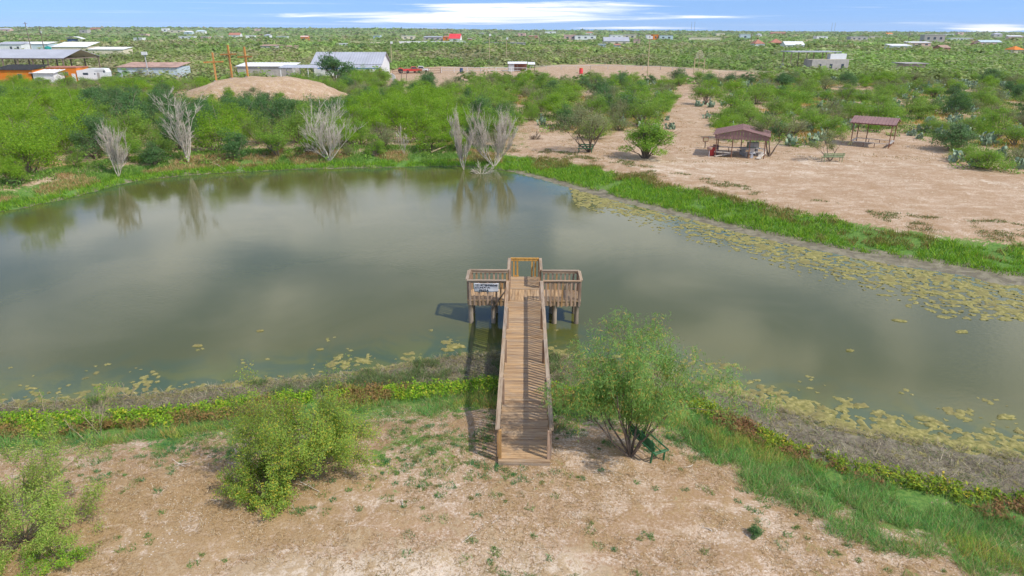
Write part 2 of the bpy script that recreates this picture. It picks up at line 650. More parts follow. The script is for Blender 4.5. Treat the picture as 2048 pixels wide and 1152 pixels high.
M['crosswood'] = wood('cross_wood', [(0.62, 0.30, 0.09), (0.58, 0.27, 0.08)], 3, 2)
M['bark'] = wood('bark', [(0.16, 0.12, 0.09), (0.20, 0.15, 0.11)], 9, 2)
M['deadwood'] = wood('dead_grey_wood', [(0.74, 0.66, 0.55), (0.78, 0.70, 0.59), (0.70, 0.61, 0.51)], 6, 2)
M['twig'] = wood('twig', [(0.24, 0.18, 0.13), (0.28, 0.22, 0.17)], 6, 2)
M['maroon'] = paint('maroon_metal', (0.27, 0.155, 0.140), 0.12, 0.5, 0.8, 0.3, (0.20, 0.13, 0.1))
M['rustpost'] = paint('rust_post', (0.26, 0.13, 0.08), 0.25, 0.7, 3)
M['greenpaint'] = paint('green_paint', (0.035, 0.14, 0.055), 0.25, 0.5, 4, 0.2)
M['palegreen'] = paint('faded_green_paint', (0.22, 0.28, 0.14), 0.2, 0.6, 4)
M['concrete'] = paint('concrete', (0.42, 0.39, 0.36), 0.12, 0.85, 1.0, 0.35, (0.25, 0.23, 0.21))
M['white'] = paint('white_paint', (0.74, 0.74, 0.73), 0.06, 0.6, 0.6, 0.2, (0.45, 0.42, 0.38))
M['whiteroof'] = paint('white_roof', (0.78, 0.78, 0.78), 0.05, 0.55, 0.3, 0.25, (0.5, 0.47, 0.44))
M['greyroof'] = paint('grey_metal_roof', (0.40, 0.41, 0.45), 0.08, 0.45, 0.25, 0.2, (0.3, 0.28, 0.27))
M['dark'] = paint('dark_gap', (0.03, 0.03, 0.035), 0.2, 0.4)
M['glass'] = paint('window_glass', (0.06, 0.08, 0.10), 0.2, 0.12, 1.0, 0.0)
M['orange'] = paint('orange_wall', (0.72, 0.21, 0.02), 0.08, 0.7, 0.6, 0.15)
M['red'] = paint('red_paint', (0.55, 0.05, 0.04), 0.15, 0.5, 1.0, 0.15)
M['redroof'] = paint('bright_red_roof', (0.75, 0.06, 0.07), 0.05, 0.5, 0.2, 0.08)
M['terracotta'] = paint('terracotta', (0.42, 0.18, 0.12), 0.12, 0.8, 0.5)
M['pink'] = paint('pink_wall', (0.62, 0.42, 0.36), 0.08, 0.8, 0.5)
M['cream'] = paint('cream_wall', (0.66, 0.58, 0.44), 0.08, 0.8, 0.5)
M['blue'] = paint('blue_paint', (0.05, 0.10, 0.22), 0.2, 0.5)
M['bluetrim'] = paint('blue_trim', (0.04, 0.18, 0.42), 0.1, 0.5)
M['paleblue'] = paint('pale_blue_wall', (0.48, 0.58, 0.62), 0.1, 0.7)
M['teal'] = paint('teal_tank', (0.02, 0.30, 0.26), 0.1, 0.45)
M['yellow'] = paint('yellow_paint', (0.65, 0.38, 0.06), 0.1, 0.5)
M['rust'] = paint('rusty_roof', (0.42, 0.27, 0.21), 0.25, 0.7, 0.5, 0.5, (0.3, 0.15, 0.09))
M['tyre'] = paint('tyre_rubber', (0.025, 0.025, 0.025), 0.2, 0.8)
M['pole'] = paint('pole', (0.22, 0.17, 0.13), 0.2, 0.8)
M['galv'] = paint('galvanised_post', (0.50, 0.50, 0.49), 0.1, 0.45, 2.0)
M['palewood'] = paint('pale_pole', (0.50, 0.40, 0.24), 0.15, 0.8)
M['banner'] = paint('banner_cloth', (0.58, 0.59, 0.62), 0.08, 0.7, 6.0, 0.4, (0.48, 0.47, 0.50))
M['ink'] = paint('black_ink', (0.03, 0.03, 0.04), 0.1, 0.7)

M['lf_mesq'] = leaf('mesquite_leaf', (0.130, 0.255, 0.026), (0.280, 0.480, 0.046), (0.40, 0.47, 0.08), 0.06, 0.42, 0.50, (0.22, 0.30, 0.070))
M['lf_lime'] = leaf('lime_leaf', (0.140, 0.270, 0.014), (0.290, 0.490, 0.022), (0.40, 0.48, 0.05), 0.06, 0.40, 0.35, (0.20, 0.32, 0.035))
M['lf_dark'] = leaf('dark_leaf', (0.055, 0.135, 0.042), (0.130, 0.270, 0.070), (0.20, 0.29, 0.12), 0.05, 0.34, 0.5, (0.12, 0.20, 0.075))
M['lf_olive'] = leaf('olive_leaf', (0.160, 0.215, 0.070), (0.295, 0.370, 0.115), (0.33, 0.31, 0.18), 0.10, 0.36, 0.6, (0.26, 0.25, 0.15))
M['lf_near'] = leaf('pod_tree_leaf', (0.125, 0.270, 0.075), (0.310, 0.490, 0.125), (0.62, 0.46, 0.13), 0.11, 0.50)
M['lf_yell'] = leaf('flowering_bush_leaf', (0.180, 0.300, 0.045), (0.350, 0.490, 0.080), (0.60, 0.52, 0.07), 0.15, 0.46)
M['lf_bright'] = leaf('bright_leaf', (0.16, 0.33, 0.03), (0.30, 0.52, 0.05), (0.52, 0.50, 0.06), 0.10, 0.46)
M['lf_corner'] = leaf('corner_leaf', (0.25, 0.38, 0.075), (0.44, 0.58, 0.12), (0.56, 0.47, 0.18), 0.10, 0.52)
M['pad'] = leaf('cactus_pad', (0.14, 0.22, 0.13), (0.34, 0.43, 0.28), (0.50, 0.45, 0.20), 0.06, 0.0, 0.4, (0.24, 0.32, 0.20))
M['tint'] = tint_mat('blade')
M['tint_dry'] = tint_mat('dry_litter', 0.08, 0.8)


def ground_mat():
    m, t = new_mat('bare_ground')
    t.flat = True
    pos = t.n('ShaderNodeNewGeometry').outputs['Position']
    veg = t.attr('veg'); org = t.attr('org'); mud = t.attr('mud'); pale = t.attr('pale'); far = t.attr('far'); dry = t.attr('dry')
    n_s = t.noise(pos, 5.5, 5, 0.75)
    n_m = t.noise(pos, 1.4, 5, 0.62, 0.6)
    n_l = t.noise(pos, 0.33, 4, 0.6, 0.5)
    n_f = t.noise(pos, 28.0, 3, 0.7)
    str_ = t.noise(t.mapping(pos, (0.45, 1.5, 1), rot=(0, 0, R(22))), 1.0, 5, 0.65, 0.8)
    n_t = t.noise(pos, 12.0, 4, 0.7)
    dirt = t.mix(t.ss(n_l, 0.35, 0.68), (0.405, 0.272, 0.172), (0.52, 0.382, 0.268))
    spk = t.math('ADD', t.math('MULTIPLY', n_t, 0.6), t.math('MULTIPLY', n_m, 0.4))
    dirt = t.mix(t.math('MULTIPLY', t.ss(spk, 0.48, 0.56), 0.78), dirt, (0.30, 0.185, 0.085))
    dirt = t.mix(t.math('MULTIPLY', t.ss(spk, 0.46, 0.38), 0.70), dirt, (0.66, 0.555, 0.435))
    dirt = t.mix(t.math('MULTIPLY', t.ss(str_, 0.46, 0.60), 0.42), dirt, (0.36, 0.235, 0.130))
    dirt = t.mix(t.math('MULTIPLY', t.ss(str_, 0.44, 0.36), 0.28), dirt, (0.62, 0.50, 0.37))
    pf = t.math('ADD', pale, t.math('MULTIPLY_ADD', t.math('ADD', n_m, n_s), 1.1, -1.1))
    dirt = t.mix(t.math('MULTIPLY', t.ss(pf, 0.24, 0.46), 0.85), dirt, (0.66, 0.555, 0.43))
    # straw and dry thatch
    df = t.math('ADD', dry, t.math('MULTIPLY_ADD', t.math('ADD', n_m, n_s), 0.9, -0.9))
    dirt = t.mix(t.math('MULTIPLY', t.ss(df, 0.38, 0.62), 0.72), dirt, t.mix(t.ss(n_f, 0.35, 0.65), (0.25, 0.155, 0.070), (0.47, 0.325, 0.160)))
    # white chips
    vo = t.n('ShaderNodeTexVoronoi')
    vo.inputs['Scale'].default_value = 9.0
    t.link(pos, vo.inputs['Vector'])
    chip = t.math('LESS_THAN', vo.outputs['Distance'], t.math('MULTIPLY', t.ss(n_l, 0.36, 0.66), 0.20))
    dirt = t.mix(t.math('MULTIPLY', chip, 0.7), dirt, (0.70, 0.63, 0.54))
    dirt = t.mix(t.math('MULTIPLY', t.ss(n_f, 0.50, 0.75), 0.55), dirt, (0.20, 0.12, 0.07))
    # orange dry grass
    of = t.math('ADD', org, t.math('MULTIPLY_ADD', t.math('ADD', n_m, n_s), 0.8, -0.8))
    c = t.mix(t.ss(of, 0.35, 0.62), dirt, t.mix(t.ss(n_s, 0.3, 0.7), (0.44, 0.27, 0.08), (0.50, 0.36, 0.13)))
    # low green cover
    vf = t.math('ADD', veg, t.math('MULTIPLY_ADD', t.math('ADD', n_m, n_s), 0.95, -0.95))
    green = t.mix(t.ss(n_s, 0.3, 0.7), (0.065, 0.160, 0.030), (0.160, 0.260, 0.055))
    green = t.mix(t.math('MULTIPLY', t.ss(n_l, 0.45, 0.7), 0.5), green, (0.20, 0.22, 0.07))
    c = t.mix(t.ss(vf, 0.40, 0.62), c, green)
    # far brush floor
    nf1 = t.noise(pos, 0.055, 6, 0.65, 0.4)
    nf2 = t.noise(pos, 0.22, 4, 0.6)
    fg = t.mix(t.ss(nf2, 0.3, 0.7), (0.130, 0.200, 0.050), (0.215, 0.290, 0.090))
    fg = t.mix(t.ss(nf1, 0.60, 0.70), fg, (0.46, 0.36, 0.25))
    c = t.mix(far, c, fg)
    # wet mud with rotting weed
    mc = t.mix(t.ss(n_m, 0.35, 0.65), (0.150, 0.125, 0.090), (0.270, 0.235, 0.165))
    mc = t.mix(t.math('MULTIPLY', t.ss(n_s, 0.45, 0.7), 0.6), mc, (0.17, 0.17, 0.06))
    mf = t.ss(t.math('ADD', mud, t.math('MULTIPLY_ADD', n_m, 0.8, -0.4)), 0.35, 0.6)
    c = t.mix(mf, c, mc)
    b = finish(t, c, t.mix(mf, (0.95,) * 3, (0.6,) * 3), 0.15, bump=t.math('ADD', n_s, t.math('MULTIPLY', n_m, 2.0)), bump_d=0.05, bump_s=0.5)
    return m


def water_mat():
    m, t = new_mat('pond_surface')
    t.flat = True
    pos = t.n('ShaderNodeNewGeometry').outputs['Position']
    dw = t.attr('depth')
    n1 = t.noise(pos, 0.10, 4, 0.6, 0.5)
    n2 = t.noise(pos, 0.5, 4, 0.6, 0.4)
    deep = t.mix(t.ss(n1, 0.35, 0.65), (0.092, 0.094, 0.023), (0.112, 0.110, 0.035))
    sh = t.ss(t.math('ADD', dw, t.math('MULTIPLY_ADD', n2, 4.0, -2.0)), 4.2, 0.3)
    weedy = t.mix(t.ss(n2, 0.42, 0.62), (0.050, 0.095, 0.050), (0.110, 0.140, 0.034))
    c = t.mix(t.math('MULTIPLY', sh, 0.72), deep, weedy)
    rp = t.mapping(pos, (1.0, 2.2, 1.0), rot=(0, 0, R(-14)))
    r1 = t.noise(rp, 3.6, 3, 0.6)
    r2 = t.noise(rp, 0.45, 2, 0.5)
    calm = t.ss(t.noise(pos, 0.06, 3), 0.40, 0.62)
    h = t.math('ADD', t.math('MULTIPLY', r1, t.math('MULTIPLY_ADD', calm, 0.010, 0.004)), t.math('MULTIPLY', r2, 0.004))
    bn = t.n('ShaderNodeBump')
    bn.inputs['Strength'].default_value = 0.34
    bn.inputs['Distance'].default_value = 1.0
    t.link(h, bn.inputs['Height'])
    b = t.n('ShaderNodeBsdfPrincipled')
    t.link(c, b.inputs['Base Color'])
    b.inputs['Roughness'].default_value = 0.05
    b.inputs['IOR'].default_value = 1.38
    b.inputs['Specular IOR Level'].default_value = 0.5
    t.link(bn.outputs[0], b.inputs['Normal'])
    o = t.n('ShaderNodeOutputMaterial')
    t.link(b.outputs[0], o.inputs[0])
    return m


M['ground'] = ground_mat()
M['water'] = water_mat()

# ------------------------------------------------------------------ the setting
CLEAR = [(1012, 352), (1000, 300), (1035, 258), (1110, 268), (1200, 282), (1240, 262), (1320, 252), (1338, 225), (1345, 195), (1360, 168),
         (1400, 168), (1440, 205), (1420, 232), (1415, 262), (1460, 285), (1560, 290), (1620, 300), (1660, 285), (1700, 262), (1790, 272), (1870, 285), (1900, 312), (1900, 338), (2060, 350), (2060, 1152), (0, 1152), (0, 430), (1000, 340)]
ARENA = [(760, 178), (780, 140), (880, 133), (1060, 137), (1100, 130), (1180, 127), (1330, 132), (1500, 143), (1580, 152), (1530, 163), (1380, 166), (1240, 163), (1100, 165), (960, 158), (900, 172)]
PALEPATCH = [(1020, 262, 60, 22), (1430, 215, 35, 18), (1700, 182, 60, 6), (1930, 185, 60, 6), (1830, 210, 60, 8), (1540, 217, 50, 8), (1290, 192, 20, 8), (1170, 190, 22, 10)]


def dirt_mask(px, py):
    """1 where the photo shows trodden bare ground in the field"""
    m = inpoly(CLEAR, px, py) | inpoly(ARENA, px, py)
    for a, b, w, h in PALEPATCH:
        m = m | ((((px - a) / w) ** 2 + ((py - b) / h) ** 2) < 1)
    return m


def build_ground():
    th = np.concatenate([np.linspace(-62, 62, 330), np.linspace(62, 298, 82)[1:-1]])
    rr = [6.0]
    while rr[-1] < 6500:
        rr.append(rr[-1] * 1.0175)
    rr = np.array(rr)
    T, RR = np.meshgrid(np.radians(th), rr)
    X = RR * np.sin(T); Y = RR * np.cos(T)
    nt, nr = len(th), len(rr)
    xf = X.ravel(); yf = Y.ravel(); rf = RR.ravel()
    dg = np.full(xf.shape, 150.0); dw = np.full(xf.shape, 150.0)
    k = rf < 190
    dg[k] = sd('G', xf[k], yf[k]); dw[k] = sd('W', xf[k], yf[k])
    z = height(xf, yf, dg)
    z = np.where(dw < 0, np.maximum(-1.2, 0.02 + dw * 0.35), z)
    zc = np.maximum(yf * CP + (CAMH - z) * SP, 0.1)
    px = CX + F * xf / zc; py = CY + F * ((CAMH - z) * CP - yf * SP) / zc
    front = (yf > 1)
    px = np.where(front, px, -9999); py = np.where(front, py, 9999)
    dirt = dirt_mask(px, py)
    near = (yf < 34)
    veg = np.zeros(xf.shape); org = np.zeros(xf.shape); pale = np.zeros(xf.shape); dry = np.zeros(xf.shape)
    # near bank
    gm = fbm(xf / 2.6, yf / 2.6, 41)
    nb = 1 - sstep(dg, 1.2, 4.2 + 1.5 * sstep(xf, 4, 12))
    path = np.exp(-((xf - 0.5) / 5.0) ** 2)
    veg = np.where(near, 0.80 * nb + 0.62 * (gm - 0.40) + .06, veg)
    # greener belt left and right of the pier foot, bare centre
    veg = np.where(near & (dg > 2), veg - 0.16 * sstep(dg, 6, 9) + 0.34 * np.exp(-((xf + 2.6) / 2.0) ** 2) * np.exp(-((yf - 18.0) / 2.2) ** 2) + 0.20 * np.exp(-((xf + 8) / 4.0) ** 2) * np.exp(-((yf - 17.6) / 1.6) ** 2), veg)
    pale = np.where(near, 0.36 * sstep(dg, 4, 9) * (fbm(xf / 3.3, yf / 3.3, 47) - 0.25) + 0.60 * np.exp(-((xf + 4.5) / 4.5) ** 2 - ((yf - 12.3) / 1.3) ** 2) + 0.34 * np.exp(-((xf - 1.3) / 1.2) ** 2 - ((yf - 12.6) / 0.9) ** 2), pale)
    dry = np.where(near, 0.26 + 0.34 * fbm(xf / 2.0, yf / 2.0, 53) + 0.20 * sstep(-xf, 2, 7) * sstep(dg, 3, 6), dry)
    # right bank & clearing
    rb = (~near) & (dg < 30)
    veg = np.where(rb, 0.95 * (1 - sstep(dg, 2.0, 5.5)) + 0.10 * (fbm(xf / 3, yf / 3, 61) - 0.5), veg)
    org = np.where(rb, 0.34 * np.exp(-((dg - 6.5) / 3.0) ** 2) * fbm(xf / 4, yf / 4, 63), org)
    fld = (~near) & (dg >= 6)
    vn = fbm(xf / 11, yf / 11, 71)
    veg = np.where(fld, np.where(dirt, 0.10 * vn, 0.22 + 0.75 * (vn - 0.30)), veg)
    org = np.where(fld, np.where(dirt, 0.14 * fbm(xf / 9, yf / 9, 77), 0.55 * sstep(fbm(xf / 8, yf / 8, 79), 0.54, 0.70)), org)
    pale = np.where(fld, np.where(dirt, 0.24 * fbm(xf / 6, yf / 6, 83), 0.0), pale)
    for (ax, ay, rad, w_) in ((30, -20, 84, .5), (30, -20, 85.9, .5), (20, 10, 50, .55), (20, 10, 51.9, .55), (10, 230, 162, .5), (10, 230, 164, .5)):
        tr_ = np.exp(-((np.hypot(xf - ax, yf - ay) - rad) / w_) ** 2) * (fld & dirt) * fbm(xf / 5, yf / 5, 87)
        pale = pale + .38 * tr_
    # left thicket floor: leaf litter
    lf = fld & (xf < 2) & (yf < 125)
    veg = np.where(lf, 0.35, veg)
    # mound bare
    q = ((xf - MX) / 15.5) ** 2 + ((yf - MY) / 11.5) ** 2
    mnd = np.exp(-q ** 2)
    veg = veg * (1 - mnd) + 0.05 * mnd; org = org * (1 - mnd) + 0.34 * mnd; pale = pale * (1 - mnd) + 0.20 * mnd
    farm = sstep(rf, 190, 300) * (~inpoly(ARENA, px, py)) * np.where((rf < 1700) & (rf > 460), sstep(fbm(xf / 38, yf / 38, 19), .33, .39), 1.0)
    mud = (1 - sstep(dg, -0.1, 0.5)) * (dg > -60)
    V = np.stack([xf, yf, z], 1)
    i, j = np.meshgrid(np.arange(nr - 1), np.arange(nt), indexing='ij')
    j2 = (j + 1) % nt
    Q = np.stack([i * nt + j, i * nt + j2, (i + 1) * nt + j2, (i + 1) * nt + j], -1).reshape(-1, 4)[:, ::-1]
    V = np.vstack([V, [[0, 0, z[:nt].mean()]]])
    ci = len(V) - 1
    jj = np.arange(nt)
    Tn = np.stack([np.full(nt, ci), (jj + 1) % nt, jj], 1)
    ap = lambda a, v=0.0: np.append(a, v)
    me = mesh_np('ground', V, [Q, Tn], [M['ground']], True, None,
                 {'veg': ap(veg), 'org': ap(org), 'pale': ap(pale, .3), 'dry': ap(dry, .3), 'mud': ap(mud), 'far': ap(farm)})
    tag(link('ground', me), kind='structure')
    # water sheet
    xs = np.linspace(-62, 66, 170); ys = np.linspace(13, 76, 110)
    XX, YY = np.meshgrid(xs, ys)
    d = -sd('W', XX, YY)
    V = np.stack([XX.ravel(), YY.ravel(), np.zeros(XX.size)], 1)
    a, b = np.meshgrid(np.arange(len(ys) - 1), np.arange(len(xs) - 1), indexing='ij')
    n = len(xs)
    Q = np.stack([a * n + b, a * n + b + 1, (a + 1) * n + b + 1, (a + 1) * n + b], -1).reshape(-1, 4)
    keep = (d.ravel()[Q].max(1) > -3.0)
    me = mesh_np('pond_water', V, [Q[keep]], [M['water']], True, None, {'depth': d.ravel()})
    tag(link('pond_water', me), kind='structure')


build_ground()

# ------------------------------------------------------------------ the pier
def build_pier():
    x0, y0, _ = *plane_pt(1049, 926, 1.15), 0
    zg = ground_z(x0, y0)
    DZ = 1.17                                            # deck level above the water
    root = thing('fishing_pier', 'weathered wooden fishing pier with railings and a T-shaped end over the pond', 'pier', (x0, y0, zg), -R(1.0))
    rr = random.Random(3)
    def local(z):                                        # heights are given above the water
        return z - zg
    W = 1.52; L = 12.75; D = 1.45; P = 1.85              # walkway width and length, platform depth, nose length
    XL, XR = -2.68, 2.62
    # planks, four alike meshes
    def plank_mesh(lx, ly, lz, mat, k):
        r2 = random.Random(k)
        b = MB()
        n = 4
        V = []; Fa = []
        for i in range(n + 1):
            x = -lx / 2 + lx * i / n
            wob = r2.uniform(-0.003, 0.003); zz = r2.uniform(-0.003, 0.003)
            V += [(x, -ly / 2 + wob, -lz / 2 + zz), (x, ly / 2 + wob, -lz / 2 + zz), (x, ly / 2 + wob, lz / 2 + zz), (x, -ly / 2 + wob, lz / 2 + zz)]
        for i in range(n):
            a = i * 4; c = a + 4
            for j in range(4):
                j2 = (j + 1) % 4
                Fa.append((a + j, c + j, c + j2, a + j2))
        Fa += [(0, 1, 2, 3), (n * 4 + 3, n * 4 + 2, n * 4 + 1, n * 4)]
        return b.add(V, Fa).mesh('deck_plank', mat)
    pm = [plank_mesh(W, 0.138, 0.042, M['plank'], k) for k in range(4)]
    y = 0.08
    while y < L - 0.07:
        link('deck_plank', rr.choice(pm), root, (rr.uniform(-.012, .012), y, local(DZ) + rr.uniform(-.004, .004)), rot=(rr.gauss(0, .012), 0, rr.gauss(0, .003)))
        y += 0.146
    bm = [plank_mesh(D, 0.138, 0.042, M['plank'], 10 + k) for k in range(3)]
    x = XL + 0.09
    while x < XR - 0.05:
        link('deck_plank', rr.choice(bm), root, (x, L + D / 2 - 0.02, local(DZ) + 0.004 + rr.uniform(-.004, .004)), rot=(0, 0, PI / 2 + rr.gauss(0, .006)))
        x += 0.147
    y = L + D + 0.02
    pn = [plank_mesh(1.56, 0.138, 0.042, M['plank'], 20 + k) for k in range(3)]
    k = 0
    while y < L + D + P - 0.02:
        link('deck_plank', rr.choice(pn), root, (rr.uniform(-.01, .01), y, local(DZ) + rr.uniform(-.003, .003) + (0.045 if k == 0 else 0)), rot=(0, 0, -0.055 if k == 0 else rr.gauss(0, .004)))
        y += 0.146; k += 1
    # fascia and joists
    MB().box(-W / 2, W / 2, -0.012, 0.028, local(DZ - 0.22), local(DZ - 0.026)).build('end_board', M['rail_x'], root)
    for s in (-1, 1):
        MB().box(s * (W / 2 - 0.06) - .02, s * (W / 2 - 0.06) + .02, 0.03, L, local(DZ - 0.24), local(DZ - 0.03)).build('side_beam', M['rail'], root)
        MB().box(s * 0.73 - .02, s * 0.73 + .02, L + D, L + D + P, local(DZ - 0.24), local(DZ - 0.03)).build('side_beam', M['rail'], root)
    for yy in (L + 0.03, L + D - 0.03):
        MB().box(XL + .03, XR - .03, yy - .02, yy + .02, local(DZ - 0.26), local(DZ - 0.03)).build('cross_beam', M['plank'], root)
    MB().box(XL + .03, XR - .03, L + D / 2 - .02, L + D / 2 + .02, local(DZ - 0.26), local(DZ - 0.03)).build('cross_beam', M['plank'], root)
    MB().box(-.73, .73, L + D + P - .03, L + D + P + .01, local(DZ - 0.24), local(DZ - 0.03)).build('cross_beam', M['plank'], root)
    for s in (XL + .02, XR - .02):
        MB().box(s - .02, s + .02, L + .05, L + D - .05, local(DZ - 0.24), local(DZ - 0.03)).build('side_beam', M['rail'], root)
    # balusters
    RT = DZ + 1.0                                        # rail top
    bal = []
    for k in range(4):
        w = (0.085, 0.08, 0.09, 0.075)[k]
        h = (1.20, 1.22, 1.18, 1.24)[k]
        bal.append(MB().box(-w / 2, w / 2, -0.018, 0.018, -h, 0).mesh('baluster', M['baluster']))
    balo = MB().box(-.042, .042, -0.018, 0.018, -0.98, 0).mesh('baluster', M['newwood'])
    def baluster(x, y, rz, mesh=None, tilt=0.02):
        link('baluster', mesh or rr.choice(bal), root, (x, y, local(RT - 0.055)), rot=(rr.gauss(0, tilt * .3), rr.gauss(0, tilt), rz))
    def post(x, y, z0, z1, w=0.095):
        MB().box(-w / 2, w / 2, -w / 2, w / 2, 0, z1 - z0).build('rail_post', M['baluster'], root, loc=(x, y, local(z0)), rz=rr.gauss(0, .02))
    def handrail(p0, p1, mat, w=0.135):
        b = MB().beam((*p0, local(RT)), (*p1, local(RT)), w, 0.042)
        b.build('handrail', mat, root)
    def siderail(p0, p1, mat):
        MB().beam((*p0, local(RT - 0.085)), (*p1, local(RT - 0.085)), 0.04, 0.10).build('side_rail', mat, root)
    XW = W / 2 + 0.02
    for s in (-1, 1):
        ys = [0.18, 3.3, 6.4, 9.5, L - 0.06]
        for a, b in zip(ys[:-1], ys[1:]):
            handrail((s * XW, a + (0.0 if a == ys[0] else 0.004)), (s * XW + rr.uniform(-.008, .008), b - 0.004), M['rail'])
            siderail((s * (XW - .025), a + .004), (s * (XW - .025), b - .004), M['rail'])
        for a in ys:
            post(s * (XW - .07), a, DZ + 0.023 if a > .2 else DZ - .2, RT - 0.022, 0.085)
        y = 0.36
        while y < L - 0.15:
            baluster(s * (XW + 0.012), y, PI / 2)
            y += 0.198 + rr.uniform(-.012, .012)
    # T platform: front rails, back rails, ends
    for xa, xb in ((XL, -XW - 0.068), (XW + 0.068, XR)):
        handrail((xa, L), (xb, L), M['rail_x'])
        siderail((xa + .05, L + .024), (xb, L + .024), M['rail_x'])
        n = int((xb - xa) / 0.19)
        left = xa < 0
        for i in range(n):
            x = xa + 0.14 + i * (xb - xa - 0.2) / (n - 1)
            if left and 1 <= i <= n - 3 and i % 2:
                continue_short = True
                link('baluster', MB().box(-.042, .042, -.018, .018, -0.52, 0).mesh('baluster', M['baluster']), root, (x, L - 0.012, local(DZ + 0.28)), rot=(0, rr.gauss(0, .015), 0))
                continue
            baluster(x, L - 0.012, 0)
        # back
        xc = -0.80 if left else 0.80
        a, b = (xa, xc) if left else (xc, xb)
        handrail((a, L + D), (b, L + D), M['rail_x'])
        siderail((a + .05, L + D - .024), (b - .02, L + D - .024), M['rail_x'])
        for i in range(n):
            x = a + 0.14 + i * (b - a - 0.2) / (n - 1)
            baluster(x, L + D + 0.014, 0)
        # outer end
        xe = XL if left else XR
        handrail((xe, L + 0.069), (xe, L + D - 0.069), M['rail'])
        for i in range(6):
            baluster(xe, L + 0.2 + i * (D - 0.4) / 5, PI / 2)
        for yy in (L + .05, L + D - .05):
            post(xe + (0.075 if left else -0.075), yy + (.04 if yy < L + .5 else -.04), DZ + .03, RT - .022)
    # nose
    for s in (-1, 1):
        handrail((s * 0.79, L + D + 0.07), (s * 0.79, L + D + P), M['rail'])
        siderail((s * 0.765, L + D + .07), (s * 0.765, L + D + P - .02), M['newwood'])
        n = 9
        for i in range(n):
            if s < 0 and i not in (0, 8):
                if i > 1: continue
            baluster(s * 0.79, L + D + 0.18 + i * (P - 0.3) / (n - 1), PI / 2, balo if s < 0 else None)
        post(s * 0.73, L + D + P - .05, DZ + .025, RT - .022)
        post(s * 0.73, L + D + .1, DZ + .025, RT - .022)
        for dx in (0.55, 0.38):
            baluster(s * dx, L + D + P - 0.01, 0, balo)
    handrail((-0.72, L + D + P), (0.72, L + D + P), M['newwood'], 0.11)
    siderail((-0.74, L + D + P - .02), (0.74, L + D + P - .02), M['newwood'])
    MB().box(-.60, -.30, L + D + P - .05, L + D + P - .01, local(DZ + .025), local(DZ + .09)).build('kick_board', M['newwood'], root)
    # loose diagonal stick and pilings
    MB().beam((-1.55, L - 0.10, local(DZ - 0.45)), (-0.86, L - 0.05, local(DZ + 0.55)), 0.085, 0.05).build('diagonal_brace', M['bark'], root)
    for (x, yy, r) in ((XL + .16, L + .10, .115), (-1.45, L + .10, .115), (1.42, L + .10, .12), (XR - .16, L + .10, .115),
                       (XL + .16, L + D - .10, .11), (-1.40, L + D - .10, .11), (1.30, L + D - .10, .11), (XR - .2, L + D - .10, .11),
                       (-.55, L + D + P - .25, .11), (.55, L + D + P - .25, .11),
                       (-.58, 9.3, .11), (.58, 9.3, .11), (-.58, 5.6, .11), (.58, 5.6, .11)):
        zb = -1.6
        pts = [(x + rr.uniform(-.015, .015), yy + rr.uniform(-.01, .01), local(zb + (DZ - .05 - zb) * i / 5)) for i in range(6)]
        MB().tube(pts, [r * (1.05 - .02 * i + rr.uniform(-.03, .03)) for i in range(6)], 10).build('piling', M['piling'], root, smooth=True)
    # banner on the left front rail
    c = math.cos(-R(1.0)); s_ = math.sin(-R(1.0))
    def world(lx, ly, z):
        return (x0 + c * lx - s_ * ly, y0 + s_ * lx + c * ly, z)
    bw, bh = 1.14, 0.43
    bx, by, bz = world(-1.78, L - 0.065, DZ + 0.875)
    sg = thing('warning_banner', 'white cloth banner with hand-lettered black words tied to the left pier railing', 'banner', (bx, by, bz), -R(1.0))
    nx, nz = 24, 8
    V = []; Q = []
    def wave(u, v):
        return 0.012 * math.sin(u * 13 + v * 2) + 0.010 * math.sin(u * 5 - v * 6 + 1)
    for j in range(nz + 1):
        for i in range(nx + 1):
            u, v = i / nx, j / nz
            droop = 0.02 * math.sin(PI * u)
            V.append(((u - .5) * bw * (1 - 0.02 * v), wave(u, v), -v * bh - droop * (1 - .4 * v) + 0.015 * u))
    for j in range(nz):
        for i in range(nx):
            a = j * (nx + 1) + i
            Q.append((a, a + nx + 1, a + nx + 2, a + 1))
    b = MB().add(V, Q)
    o = b.build('cloth', M['banner'], sg, smooth=True)
    sm = o.modifiers.new('thick', 'SOLIDIFY'); sm.thickness = 0.004
    for txt, size, x, z in (("NO SE'TEJUNRDAS", 0.125, -0.505, -0.115), ("ETONDE LA.", 0.125, -0.505, -0.235), ('PRESA', 0.165, -0.33, -0.395)):
        cu = bpy.data.curves.new('lettering', 'FONT')
        cu.body = txt; cu.size = size; cu.extrude = 0.0015; cu.offset = 0.0035
        cu.space_character = 0.98
        to = bpy.data.objects.new('tmp_text', cu)
        C.objects.link(to)
        bpy.context.view_layer.update()
        me = bpy.data.meshes.new_from_object(to.evaluated_get(bpy.context.evaluated_depsgraph_get()))
        bpy.data.objects.remove(to); bpy.data.curves.remove(cu)
        for v in me.vertices:
            lx, lz = v.co.x + x, v.co.y + z
            u, vv = lx / bw + .5, -lz / bh
            v.co = (lx, wave(u, vv) - 0.0075 - v.co.z, lz - .012)
        me.materials.clear(); me.materials.append(M['ink'])
        link('lettering', me, sg)


build_pier()

